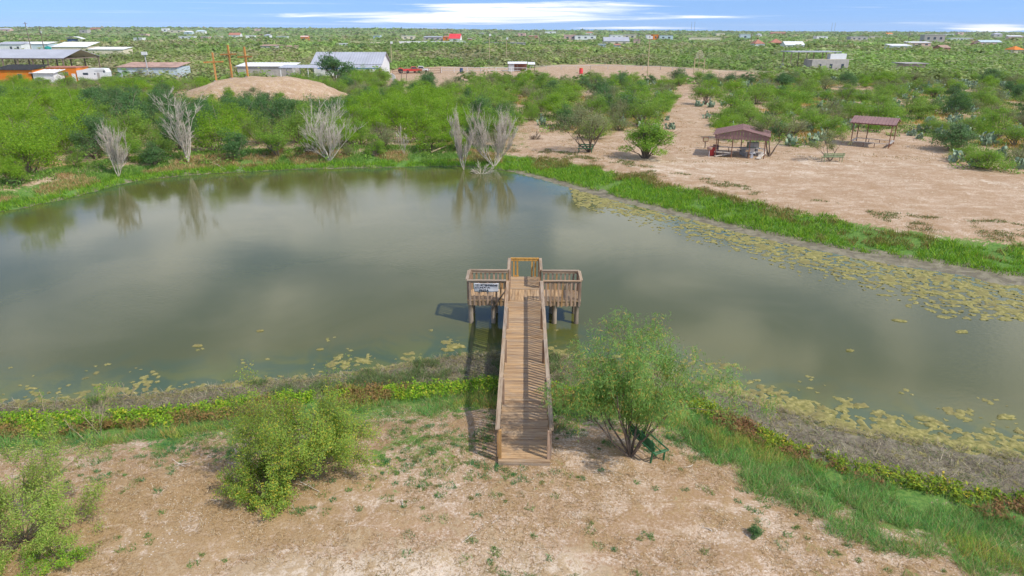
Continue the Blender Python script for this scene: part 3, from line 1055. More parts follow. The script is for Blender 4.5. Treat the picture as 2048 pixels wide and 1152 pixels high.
# ------------------------------------------------------------------ plants: shapes
def leaves(cent, out, L, Wd, r, up=0.25, outw=0.8, rnd=0.9, droop=0.0):
    """diamond leaves at cent (n,3), outward dirs out (n,3)"""
    n = len(cent)
    nr = out * outw + r.normal(size=(n, 3)) * rnd * 0.6
    nr[:, 2] += up
    nr /= np.linalg.norm(nr, axis=1)[:, None] + 1e-9
    t = r.normal(size=(n, 3)); t[:, 2] -= droop
    t -= nr * (t * nr).sum(1)[:, None]
    t /= np.linalg.norm(t, axis=1)[:, None] + 1e-9
    s = np.cross(nr, t)
    l = (L * r.uniform(0.6, 1.3, n))[:, None] / 2
    w = (Wd * r.uniform(0.6, 1.3, n))[:, None] / 2
    V = np.stack([cent - t * l, cent + s * w, cent + t * l, cent - s * w], 1).reshape(-1, 3)
    Q = np.arange(4 * n).reshape(n, 4)
    return V, Q


def bush_meshes(name, seed, leafmat, n_leaf=3200, lobes=16, L=0.055, Wd=0.022, flat=0.75, low=0.05, droop=0.0, stems=9, open_=0.0, spike=0.0, bark='twig'):
    """unit bush: about 1 wide and 1 high, base at the origin. Returns crown and stem meshes."""
    r = np.random.default_rng(seed)
    c = []
    for i in range(lobes):
        a = r.uniform(0, 2 * PI); rad = math.sqrt(r.uniform(0, 1)) * 0.36
        zt = r.uniform(0.30 + low, 0.86) if rad < 0.22 else r.uniform(0.08 + low, 0.62)
        c.append((rad * math.cos(a), rad * math.sin(a), zt, r.uniform(0.07, 0.19) * min(1.0, (18 / lobes) ** .35)))
    c.append((0, 0, 0.45, 0.25))
    c = np.array(c)
    w = c[:, 3] ** 2; w /= w.sum()
    idx = r.choice(len(c), n_leaf, p=w)
    d = r.normal(size=(n_leaf, 3)); d /= np.linalg.norm(d, axis=1)[:, None]
    rad = r.uniform(0.35, 1.0, n_leaf) ** 0.5 * c[idx, 3] * r.uniform(0.9, 1.18, n_leaf)
    p = c[idx, :3] + d * rad[:, None] * np.array([1.15, 1.15, flat])
    if spike > 0:
        sp = r.uniform(0, 1, n_leaf) < spike
        p[sp, 2] += np.abs(r.normal(size=sp.sum())) * 0.09
        p[sp, :2] *= r.uniform(0.95, 1.15, sp.sum())[:, None]
    p[:, 2] = np.abs(p[:, 2] - 0.02) + 0.02
    if open_ > 0:
        keep = fbm(p[:, 0] * 9 + seed, p[:, 1] * 9 + p[:, 2] * 7, seed) > open_
        p = p[keep]; d = d[keep]
    ctr = np.array([0, 0, 0.42])
    o = p - ctr; o /= np.linalg.norm(o, axis=1)[:, None] + 1e-9
    V, Q = leaves(p, 0.55 * o + 0.45 * d, L, Wd, r, droop=droop)
    crown = mesh_np(name + '_crown', V, [Q], [leafmat])
    b = MB()
    for k in r.choice(len(c), min(stems, len(c)), replace=False):
        tx, ty, tz, _ = c[k]
        j = r.normal(size=3) * 0.03
        b.tube([(tx * .06, ty * .06, -0.03), (tx * 0.35 + j[0], ty * 0.35 + j[1], tz * 0.42), (tx, ty, tz)], [0.016, 0.011, 0.004], 4, False)
        for q in range(3):
            e = r.normal(size=3) * 0.14
            b.tube([(tx * 0.5 + j[0] * .5, ty * 0.5 + j[1] * .5, tz * 0.55), (tx + e[0], ty + e[1], tz + abs(e[2]))], [0.006, 0.002], 3, False)
    stem = b.mesh(name + '_stems', M[bark])
    return crown, stem


def branch_tree(r, base, dirs, length, rad, depth, n_child=(3, 5), spread=0.5, up=0.25, shrink=0.62, nseg=3, wob=0.12, tip=0.25, start=0.25):
    """list of polylines (points, radii) and the twig tips"""
    lines = []; tips = []
    def grow(p, d, l, rd, dep):
        pts = [p]; rads = [rd]; q = p.copy(); dd = d.copy()
        for i in range(nseg):
            dd = dd + r.normal(size=3) * wob + np.array([0, 0, up * 0.3])
            dd /= np.linalg.norm(dd)
            q = q + dd * l / nseg
            pts.append(q.copy()); rads.append(rd * (1 - (1 - tip) * (i + 1) / nseg))
        lines.append((pts, rads))
        if dep == 0:
            tips.append((pts[-1], dd.copy())); tips.append((pts[-2], dd.copy()))
            return
        for k in range(r.integers(n_child[0], n_child[1] + 1)):
            t = r.uniform(start, 1.0) * nseg
            i = min(int(t), nseg - 1); f = t - i
            pp = np.array(pts[i]) * (1 - f) + np.array(pts[i + 1]) * f
            e = r.normal(size=3); e -= dd * (e @ dd); e /= np.linalg.norm(e) + 1e-9
            nd = dd + e * spread * r.uniform(0.6, 1.3) + np.array([0, 0, up])
            nd /= np.linalg.norm(nd)
            grow(pp, nd, l * shrink * r.uniform(0.7, 1.2), max(rads[i] * 0.6, rad * 0.05), dep - 1)
    for d in dirs:
        d = np.array(d, float); d /= np.linalg.norm(d)
        grow(np.array(base, float), d, length * r.uniform(0.8, 1.15), rad * r.uniform(0.7, 1.1), depth)
    return lines, tips


def lines_mesh(name, lines, mat, n=5, minr=0.0):
    b = MB()
    for pts, rads in lines:
        rads = [max(x, minr) for x in rads]
        b.tube(pts, rads, n if rads[0] > 0.035 else 3, False)
    return b.mesh(name, mat, True)

# ------------------------------------------------------------------ plants: near ones
def pod_tree():
    x, y, z = G(1262, 912)
    r = np.random.default_rng(11)
    root = thing('pod_tree', 'feathery green tree with yellow seed pods beside the foot of the pier', 'tree', (x, y, z))
    dirs = [(-.66, .15, .85), (-.42, .45, 1.1), (-.12, -.15, 1.1), (.22, .35, 1.1), (.45, .35, .9), (-.72, -.15, .75), (.25, -.2, .9), (-.4, .1, 1.3), (.5, .5, .8), (-.2, .2, 1.3)]
    ln, tips = branch_tree(r, (0, 0, -.05), dirs, 2.3, 0.045, 3, (3, 4), 0.62, 0.10, 0.60, 3, 0.13, 0.35)
    # a fallback of spreading limbs keeps the crown wide and ragged
    link('trunk', lines_mesh('pod_tree_trunk', ln, M['bark'], 5, 0.004), root)
    tp = np.array([t[0] for t in tips])
    keep = tp[:, 2] > 0.5
    tp = tp[keep]
    n = 36000
    idx = r.integers(0, len(tp), n)
    strand = r.integers(0, 9, n)
    key = idx * 9 + strand
    rs = np.random.default_rng(5)
    offs = rs.normal(size=(len(tp) * 9, 3)) * np.array([.20, .20, .12])
    t = r.uniform(0, 1, n)
    p = tp[idx] + offs[key] * (0.4 + 0.9 * t)[:, None] + r.normal(size=(n, 3)) * 0.035
    p[:, 2] -= 0.30 * t ** 2
    hgt = p[:, 2]
    o = p - np.array([-.2, .3, 2.0]); o /= np.linalg.norm(o, axis=1)[:, None]
    V, Q = leaves(p, o, 0.13, 0.020, r, droop=1.8, outw=0.6, up=.4)
    link('crown', mesh_np('pod_tree_crown', V, [Q], [M['lf_near']]), root)


def own_bush(name, label, cat, px, py, w, h, seed, mat, n=14000, L=0.030, Wd=0.012, depth=None, rz=0, **kw):
    x, y, z = G(px, py)
    root = thing(name, label, cat, (x, y, z - .02), rz)
    cr, st = bush_meshes(name, seed, mat, n, L=L, Wd=Wd, **kw)
    sc = (w, depth or w, h)
    link('crown', cr, root, scale=sc); link('stems', st, root, scale=sc)
    return root


def spray_bush(name, label, cat, px, py, w, h, seed, mat, n, L, Wd, nd=16, depth=3, droop=.3, bark='twig', d_=None, low=.35, bias=0.0):
    """many thin stems from one foot, leaves along the outer twigs"""
    x, y, z = G(px, py)
    r = np.random.default_rng(seed)
    root = thing(name, label, cat, (x, y, z - .03))
    dirs = []
    for i in range(nd):
        a = 2 * PI * (i + r.uniform(-.3, .3)) / nd; e = r.uniform(low, 1.25)
        dirs.append((math.cos(a) + bias, math.sin(a), e * 1.1))
    ln, tips = branch_tree(r, (0, 0, 0), dirs, 1.0, 0.016, depth, (3, 5), .65, .10, .58, 3, .12, .35, .2)
    allp = np.concatenate([np.array(p) for p, _ in ln])
    sx = w / (np.percentile(allp[:, 0], 98.5) - np.percentile(allp[:, 0], 1.5)); sy = (d_ or w) / (np.percentile(allp[:, 1], 98.5) - np.percentile(allp[:, 1], 1.5)); sz = h / np.percentile(allp[:, 2], 98.5)
    sc = np.array([sx, sy, sz])
    ln = [([np.array(p) * sc for p in pts], rd) for pts, rd in ln]
    link('stems', lines_mesh(name + '_stems', ln, M[bark], 4, .003), root)
    fine = [np.array(p) for p, rd in ln if rd[0] < .0075]
    seg = np.concatenate([np.stack([q[:-1], q[1:]], 1) for q in fine])
    k = r.integers(0, len(seg), n); t = r.uniform(0, 1, n)[:, None]
    p = seg[k, 0] * (1 - t) + seg[k, 1] * t + r.normal(size=(n, 3)) * .085 * (w / 4) ** .5
    p[:, 2] = np.abs(p[:, 2] - .03) + .03
    o = p - np.array([0, 0, h * .4]); o /= np.linalg.norm(o, axis=1)[:, None] + 1e-9
    V, Q = leaves(p, o, L, Wd, r, droop=droop, up=.45)
    link('crown', mesh_np(name + '_crown', V, [Q], [M[mat]]), root)


pod_tree()
spray_bush('flowering_bush', 'big rounded yellow-green flowering bush left of the pier', 'bush', 615, 942, 3.7, 2.6, 101, 'lf_yell', 52000, .060, .022, 22, 3, .3, d_=3.2, low=.25)
spray_bush('flowering_bush', 'smaller bright bush crouching at the front left of the big flowering bush', 'bush', 535, 990, 1.9, 1.3, 102, 'lf_yell', 16000, .07, .027, 14, 3, low=.2)
spray_bush('mesquite_bush', 'loose green bush in the bottom left corner', 'bush', 50, 1085, 3.1, 2.5, 103, 'lf_corner', 30000, .066, .022, 18, 3, low=.2)
spray_bush('mesquite_bush', 'low green sprawling bush at the bottom edge left of the bare ground', 'bush', 112, 1128, 1.3, .5, 104, 'lf_bright', 4200, .055, .018, 9, 2)
own_bush('weed_clump', 'small lone green weed clump on the dirt at bottom right', 'weed', 1513, 1068, 0.52, 0.32, 105, M['lf_dark'], 1500, 0.09, 0.03)


def sapling(label, px, py, h, seed, leafy, dirs):
    x, y, z = G(px, py)
    r = np.random.default_rng(seed)
    root = thing('sapling', label, 'sapling', (x, y, z - .03))
    ln, tips = branch_tree(r, (0, 0, 0), dirs, h, 0.022, 2, (3, 4), 0.6, 0.15, 0.42, 4, 0.08, 0.3)
    link('stem', lines_mesh('sapling_stem', ln, M['palewood'], 5, 0.006), root)
    if leafy:
        tp = np.array([t[0] for t in tips])
        n = leafy
        p = tp[r.integers(0, len(tp), n)] + r.normal(size=(n, 3)) * 0.06
        V, Q = leaves(p, np.tile([0, 0, 1.0], (n, 1)), 0.08, 0.022, r)
        link('leaves', mesh_np('sapling_leaves', V, [Q], [M['lf_lime']]), root)


sapling('thin yellow-green sapling with few leaves on the left near bank', 203, 874, 1.25, 31, 420, [(.05, .1, 1), (-.5, .1, .6), (.25, -.1, .9)])
sapling('bare slanting stem beside the thin sapling on the left near bank', 172, 882, 0.9, 32, 0, [(-.75, .2, .6)])
sapling('short pale twig with a green tuft at the left edge of the near shore', 90, 828, 0.75, 33, 60, [(-.15, .1, 1)])
sapling('crooked bare white twig standing at the near shore', 262, 797, 0.55, 34, 0, [(.3, 0, 1), (-.7, 0, .5)])
sapling('pale broken reed stump standing in the dead weed left of the big bush', 430, 812, 0.5, 35, 0, [(.1, 0, 1)])
sapling('thin pale stick standing in the dead weed left of the pier', 697, 790, 0.75, 36, 0, [(-.1, .05, 1)])

for k, (px, py, l, a, lab) in enumerate((
        (352, 935, .55, .2, 'forked grey stick lying on grass at left'), (372, 936, .45, 2.6, 'second grey stick crossing the forked one at left'),
        (892, 948, .40, 1.2, 'curved pale stick in front of the pier foot on the left'), (878, 996, .45, .9, 'long thin grey stick below the curved pale one'),
        (806, 1012, .25, 2.0, 'short pale twig on the dirt right of the big bush'), (925, 1086, .42, .8, 'tan stick near the bottom edge left of centre'),
        (985, 1048, .25, 1.0, 'small pale stick in sparse grass below the pier'), (1370, 935, .3, .4, 'little white forked twig right of the pod tree'),
        (1805, 1083, .5, 2.8, 'grey stick lying at the edge of grass at bottom right'), (1425, 1062, .28, 2.2, 'small dark stick on the dirt at bottom right'),
        (470, 1005, .5, .5, 'brown stick under the smaller flowering bush'), (640, 985, .7, 2.7, 'thin branch lying in front of the big flowering bush'))):
    x, y, z = G(px, py)
    r = np.random.default_rng(200 + k)
    ln, _ = branch_tree(r, (0, 0, 0), [(math.cos(a), math.sin(a), .12)], l, 0.016, 1, (1, 2), 0.6, 0.0, 0.45, 3, 0.14, .5)
    o = link('fallen_stick', lines_mesh('fallen_stick', ln, M['deadwood'], 4, 0.006), None, (x, y, z + .015))
    tag(o, lab, 'stick')


# ------------------------------------------------------------------ dead trees on the far bank
def dead_tree(label, px, py, h, seed, dirs, rad=0.07, depth=3, child=(3, 5), spread=0.45, up=0.28, shrink=0.55, mat='deadwood', name='dead_tree', cat='dead tree', wob=.1, minr=.0085, group=None):
    x, y, z = G(px, py)
    r = np.random.default_rng(seed)
    ln, tips = branch_tree(r, (0, 0, -.1), dirs, h * 0.62, rad * .8, depth, child, spread * .78, up, shrink * 1.16, 4, wob, 0.18, 0.15)
    zmax = max(max(p[2] for p in pts) for pts, _ in ln)
    s = h / zmax
    ln = [([np.array(p) * s for p in pts], [q * min(1, s) for q in rads]) for pts, rads in ln]
    main = [l for l in ln if l[1][0] > rad * 0.5]; thin = [l for l in ln if l[1][0] <= rad * 0.5]
    root = thing(name, label, cat, (x, y, max(z, 0.0)), 0, group)
    link('trunk', lines_mesh(name + '_trunk', main or ln, M[mat], 6, minr), root)
    if thin and main:
        link('branches', lines_mesh(name + '_branches', thin, M[mat], 4, minr), root)
    return root


dead_tree('twiggy grey dead tree leaning over the left end of the far bank', 237, 356, 5.4, 1, [(-.3, 0, 1), (.2, .1, 1), (.5, 0, 1), (-.5, .1, 1), (.05, 0, 1.1), (.1, .2, 1), (.35, .1, 1)], .06, 3, (5, 7), .46, .25, .52)
dead_tree('tallest dead tree with several straight upright pale stems on the far bank', 376, 326, 7.2, 2, [(-.06, 0, 1), (.06, .05, 1), (-.16, 0, 1), (.12, 0, 1), (.02, .1, 1), (.18, .05, 1), (-.1, .1, 1)], .075, 3, (5, 7), .55, .06, .36)
dead_tree('wide vase-shaped pale dead tree in the middle of the far bank', 659, 323, 6.7, 3, [(-.8, 0, .75), (-.5, .1, 1), (-.2, 0, 1), (.15, .1, 1), (.45, 0, 1), (.8, .1, .85), (0, .3, 1), (-.9, 0, .7), (.25, -.2, 1), (-.35, -.2, 1)], .085, 3, (4, 6), .55, .12, .5)
dead_tree('bare brown stems leaning left behind the wide dead tree', 565, 268, 5.2, 4, [(-.55, 0, 1), (-.4, .1, 1), (-.7, 0, 1), (.1, 0, 1)], .05, 2, (3, 4), .3, .1, .5, mat='twig')
dead_tree('small dead tree between green bushes right of the wide dead one', 808, 308, 3.1, 5, [(-.3, 0, 1), (.15, 0, 1), (.4, 0, 1), (-.5, 0, 1)], .045, 3, (3, 5), .45, .3, .5)
dead_tree('narrow grey dead tree standing at the corner of the pond', 927, 339, 6.4, 6, [(-.15, 0, 1), (-.45, 0, 1), (.3, .1, 1), (-.2, .2, 1), (.05, 0, 1)], .055, 3, (6, 7), .38, .3, .5)
dead_tree('bushy grey dead tree at the corner of the pond beside the narrow one', 988, 334, 6.5, 7, [(-.7, 0, 1), (-.35, .1, 1), (.1, 0, 1), (.5, .1, 1), (.85, 0, .9), (-.9, .1, .8), (.2, .3, 1), (.7, .2, .7)], .06, 3, (5, 7), .46, .25, .52)
dead_tree('fallen tangle of bare branches in the water at the pond corner', 962, 347, 1.3, 8, [(-1, -.1, .35), (-.8, .3, .4), (.6, .2, .5), (-.4, .1, .9), (.8, -.1, .3), (-1, .1, .1)], .04, 2, (4, 6), .5, .05, .6, name='fallen_branches', cat='branches')
dead_tree('little heap of grey sticks lying at the far waterline', 462, 343, .9, 9, [(-1, .1, .7), (-.8, .2, .4), (-.6, 0, .2), (.4, 0, .2)], .04, 1, (2, 3), .3, .0, .5, name='fallen_branches', cat='branches')
x, y, z = G(862, 307); x2, y2, z2 = G(893, 299)
lg = MB().tube([(0, 0, .1), ((x2 - x) * .5, (y2 - y) * .5, .35), (x2 - x, y2 - y, .55)], [.10, .085, .06], 7).build('fallen_log', M['palewood'], None, True, (x, y, z))
tag(lg, 'pale fallen log slanting on the far bank left of the pond corner', 'log')
dead_tree('dark brown brush pile on the bare ground near the pond corner', 1070, 279, 1.1, 12, [(-.9, 0, .5), (.9, 0, .5), (.3, .5, .7), (-.4, -.4, .6), (0, 0, 1), (.7, .3, .4), (-.7, .4, .3)], .05, 2, (5, 7), .6, .05, .6, mat='bark', name='brush_pile', cat='brush pile')


# ------------------------------------------------------------------ trees on the picnic ground
def small_tree(label, px, py, h, w, seed, dirs, mat, n, fork=0.35, rad=.10, leafL=.16, leafW=.05, open_=0, bark='bark', depth=3, zc=.62, name='mesquite_tree'):
    x, y, z = G(px, py)
    r = np.random.default_rng(seed)
    root = thing(name, label, 'tree', (x, y, z - .05))
    ln, tips = branch_tree(r, (0, 0, 0), dirs, h * .55, rad, depth, (3, 4), .62, .12, .6, 4, .12, .3, fork)
    zmax = max(max(p[2] for p in pts) for pts, _ in ln)
    ln = [([np.array(p) * (1, 1, .93 * h / zmax) for p in pts], q) for pts, q in ln]
    link('trunk', lines_mesh('tree_trunk', ln, M[bark], 6, .012), root)
    tp = np.array([t[0] for t in tips]) * (1, 1, .93 * h / zmax)
    tp = tp[tp[:, 2] > h * .30]
    wx = np.abs(tp[:, :2]).max() + 1e-6
    idx = r.integers(0, len(tp), n)
    p = tp[idx] + r.normal(size=(n, 3)) * np.array([.32, .32, .20]) * (w / 5)
    if open_:
        p = p[fbm(p[:, 0] * 1.8, p[:, 1] * 1.8 + p[:, 2] * 1.4, seed) > open_]
    o = p - np.array([0, 0, h * .5]); o /= np.linalg.norm(o, axis=1)[:, None]
    V, Q = leaves(p, o, leafL, leafW, r, droop=.5)
    link('crown', mesh_np('tree_crown', V, [Q], [M[mat]]), root)


small_tree('airy mesquite tree with forked dark trunk shading a bench', 1178, 304, 5.0, 5.2, 21, [(-.25, 0, 1), (.55, .1, .9), (.15, .2, 1), (-.6, .2, .9), (.05, -.2, 1)], 'lf_olive', 7500, .45, .12)
small_tree('slender bare-limbed mesquite tree at the right corner of the gabled picnic shelter', 1537, 312, 4.4, 4.5, 22, [(.15, 0, 1), (.6, .1, .9), (-.3, .2, 1)], 'lf_olive', 2600, .55, .11, open_=.35)
small_tree('sparse V-shaped small tree in front of the right picnic shelter', 1660, 320, 3.3, 3.4, 23, [(-.75, 0, .9), (.35, 0, 1), (-.35, .2, 1)], 'lf_olive', 1900, .6, .07, open_=.30)
own_bush('mesquite_bush', 'lone rounded green bush with bare lower stems on the picnic ground', 'bush', 1290, 316, 6.0, 3.9, 106, M['lf_mesq'], 11000, .036, .013, low=.14, lobes=26, stems=16, bark='bark')


# ------------------------------------------------------------------ bushes, thicket and field
PROTO = {}
for k, (mat, cnt, kw) in {
        'lime': ('lf_lime', 3, dict(n_leaf=8200, L=.036, Wd=.011, spike=.4, droop=.2, lobes=30)),
        'mesq': ('lf_mesq', 4, dict(n_leaf=7200, L=.036, Wd=.012, spike=.3, lobes=26)),
        'dark': ('lf_dark', 3, dict(n_leaf=7600, L=.034, Wd=.015, lobes=32, flat=.9, spike=.1)),
        'olive': ('lf_olive', 3, dict(n_leaf=5200, L=.036, Wd=.011, lobes=22, open_=.34, stems=16, spike=.25))}.items():
    PROTO[k] = []
    for i in range(cnt):
        a, b = bush_meshes(k, 300 + 17 * i + len(k) * 7 + ord(k[0]), M[mat], **kw)
        PROTO[k].append((a, b))


def cactus_mesh(seed, n=46):
    r = np.random.default_rng(seed)
    b = MB(); pads = []
    def pad(p, d, nrm, s):
        d = d / np.linalg.norm(d); nrm = nrm - d * (nrm @ d); nrm /= np.linalg.norm(nrm); sd = np.cross(d, nrm)
        c = p + d * s * 0.5
        ring = []
        for i in range(8):
            a = 2 * PI * i / 8
            rr_ = 0.5 * s * (1 + .12 * math.cos(a))
            ring.append(c + d * (rr_ * math.cos(a)) + sd * (rr_ * .78 * math.sin(a)))
        V = ring + [c + nrm * s * .075, c - nrm * s * .075]
        b.add(V, [(i, (i + 1) % 8, 8) for i in range(8)] + [((i + 1) % 8, i, 9) for i in range(8)])
        pads.append((p + d * s * .92, d, s))
    for i in range(n // 3):
        a = r.uniform(0, 2 * PI); q = math.sqrt(r.uniform(0, 1)) * .22
        p = np.array([q * math.cos(a), q * math.sin(a), 0.0])
        pad(p, np.array([p[0] * .9, p[1] * .9, .8]) + r.normal(size=3) * .2, r.normal(size=3), r.uniform(.16, .24))
    while len(pads) < n:
        p, d, s = pads[r.integers(0, len(pads))]
        if p[2] > .75: continue
        pad(p, d + r.normal(size=3) * .5 + np.array([0, 0, .35]), r.normal(size=3), s * r.uniform(.75, 1.0))
    return b.mesh('prickly_pear', M['pad'])


CACT = [cactus_mesh(s) for s in (1, 2, 3, 4)]

LIM = np.array([(0, 158), (60, 158), (100, 168), (160, 170), (230, 170), (330, 168), (345, 190), (440, 184), (470, 176), (560, 172), (600, 192), (690, 188),
                (720, 168), (850, 166), (900, 160), (1000, 152), (1100, 142), (2100, 120)], float)


def kind_at(px, r):
    """which bushes grow where along the thicket"""
    t = [(0, .7, .15, .05), (150, .55, .25, .1), (185, .1, .25, .6), (340, .1, .3, .55), (400, .15, .2, .6), (560, .15, .25, .5), (680, .4, .4, .15), (760, .75, .15, .08), (890, .6, .3, .05), (930, .1, .6, .15), (1010, .05, .6, .15)]
    for a in reversed(t):
        if px >= a[0] or a is t[0]:
            _, li, me_, da = a
            break
    u = r.random()
    return 'lime' if u < li else 'mesq' if u < li + me_ else 'dark' if u < li + me_ + da else 'olive'


NAMES = {'lime': 'feathery_bush', 'mesq': 'mesquite_bush', 'dark': 'evergreen_shrub', 'olive': 'grey_green_shrub'}
LOOK = {'lime': 'lime feathery bush', 'mesq': 'green mesquite bush', 'dark': 'dark green shrub', 'olive': 'greyish twiggy shrub'}


def region(px, Y):
    """where a plant stands, in words: which place, and which row of it"""
    if px < 1010 and Y < 126:
        for lim, s, y0 in ((0, 'thicket cut off by the left picture edge', 62), (45, 'thicket at the left edge', 62), (95, 'thicket in front of the orange house', 62), (190, 'thicket in front of the camper trailer', 64), (300, 'thicket behind the leftmost dead tree', 72), (400, 'thicket behind the tallest dead tree', 78),
                           (500, 'thicket below the crosses', 80), (600, 'thicket below the right half of the mound', 80), (720, 'thicket behind the wide dead tree', 82), (800, 'thicket left of the small dead tree', 82),
                           (900, 'thicket right of the small dead tree', 82), (1011, 'thicket behind the pond-corner dead trees', 85)):
            if px < lim:
                row = 'front row' if Y < y0 else 'second row' if Y < y0 + 11 else 'third row' if Y < y0 + 22 else 'back row'
                return f'{row}, {s}'
    for lim, s in ((200, 'scrub around the white sheds at far left'), (420, 'scrub behind the rusty-roofed shed'), (610, 'scrub behind the mound'), (760, 'scrub behind the barn'), (890, 'scrub behind the red truck'), (1010, 'scrub left of the cattle shed'),
                   (1120, 'scrub right of the cattle shed'), (1240, 'scrub behind the airy mesquite tree'), (1350, 'scrub left of the sandy path'), (1450, 'scrub right of the sandy path'), (1540, 'scrub behind the gabled shelter'),
                   (1640, 'scrub left of the right shelter'), (1740, 'scrub behind the right shelter'), (1840, 'scrub right of the block hut'), (1940, 'cactus scrub right of the right shelter'), (9999, 'cactus scrub at the right edge')):
        if px < lim:
            row = 'near part' if Y < 95 else 'middle part' if Y < 125 else 'far part' if Y < 165 else 'farthest part'
            return f'{row}, {s}'


BUILD_KEEP = []        # x, y, radius: kept free of plants
taken = []


def free(x, y, d):
    for a, b, e in taken:
        if (x - a) ** 2 + (y - b) ** 2 < (d + e) ** 2:
            return False
    for a, b, e in BUILD_KEEP:
        if (x - a) ** 2 + (y - b) ** 2 < (e + d * .6) ** 2:
            return False
    return True


def put_bush(x, y, kind, w, h, r, near, lab=None):
    z = ground_z(x, y)
    px, py = project(x, y, z)
    a, b = r.choice(PROTO[kind])
    size = 'tall' if h > 3.9 else 'middling' if h > 2.6 else 'low'
    label = lab or f'{size} {LOOK[kind]}, {region(px, y)}'
    grp = None if lab else f'{size} {LOOK[kind]}, {region(px, y)}'
    rz = r.uniform(0, 6.28)
    sc = (w, w * r.uniform(.85, 1.1), h)
    root = thing(NAMES[kind], label, 'bush', (x, y, z - .05), rz, grp)
    link('crown', a, root, scale=sc); link('stems', b, root, scale=sc)
    taken.append((x, y, w * .40))


def put_cactus(x, y, s, r):
    z = ground_z(x, y)
    px, py = project(x, y, z)
    o = link('prickly_pear', r.choice(CACT), None, (x, y, z - .03), r.uniform(0, 6.28), (s, s, s * r.uniform(.75, 1.0)))
    rg = region(px, y)
    size = 'big' if s > 2.3 else 'small'
    tag(o, f'{size} prickly pear clump, {rg}', 'cactus', f'{size} prickly pears {rg}')
    taken.append((x, y, s * .33))

# ------------------------------------------------------------------ buildings
def rib_roof(p00, p10, p11, p01, n, thick=0.05):
    """sheet metal with raised seams: corners front-left, front-right, back-right, back-left"""
    b = MB()
    a, c, d, e = map(Vector, (p00, p10, p11, p01))
    nrm = (c - a).cross(e - a).normalized()
    if nrm.z < 0: nrm = -nrm
    def q(u, v): return (a * (1 - u) + c * u) * (1 - v) + (e * (1 - u) + d * u) * v
    V = []; Fa = []
    prof = []
    for i in range(n):
        u0 = i / n; u1 = (i + 1) / n; g = (u1 - u0)
        prof += [(u0, 0), (u0 + g * .68, 0), (u0 + g * .78, .05), (u0 + g * .90, .05)]
    prof.append((1, 0))
    for u, hh in prof:
        V += [q(u, 0) + nrm * hh, q(u, 1) + nrm * hh, q(u, 0) - nrm * thick, q(u, 1) - nrm * thick]
    m = len(prof)
    for i in range(m - 1):
        k = i * 4; l = k + 4
        Fa += [(k, l, l + 1, k + 1), (k + 2, k + 3, l + 3, l + 2), (k, k + 2, l + 2, l), (k + 1, l + 1, l + 3, k + 3)]
    Fa += [(0, 1, 3, 2), ((m - 1) * 4, (m - 1) * 4 + 2, (m - 1) * 4 + 3, (m - 1) * 4 + 1)]
    return b.add(V, Fa)


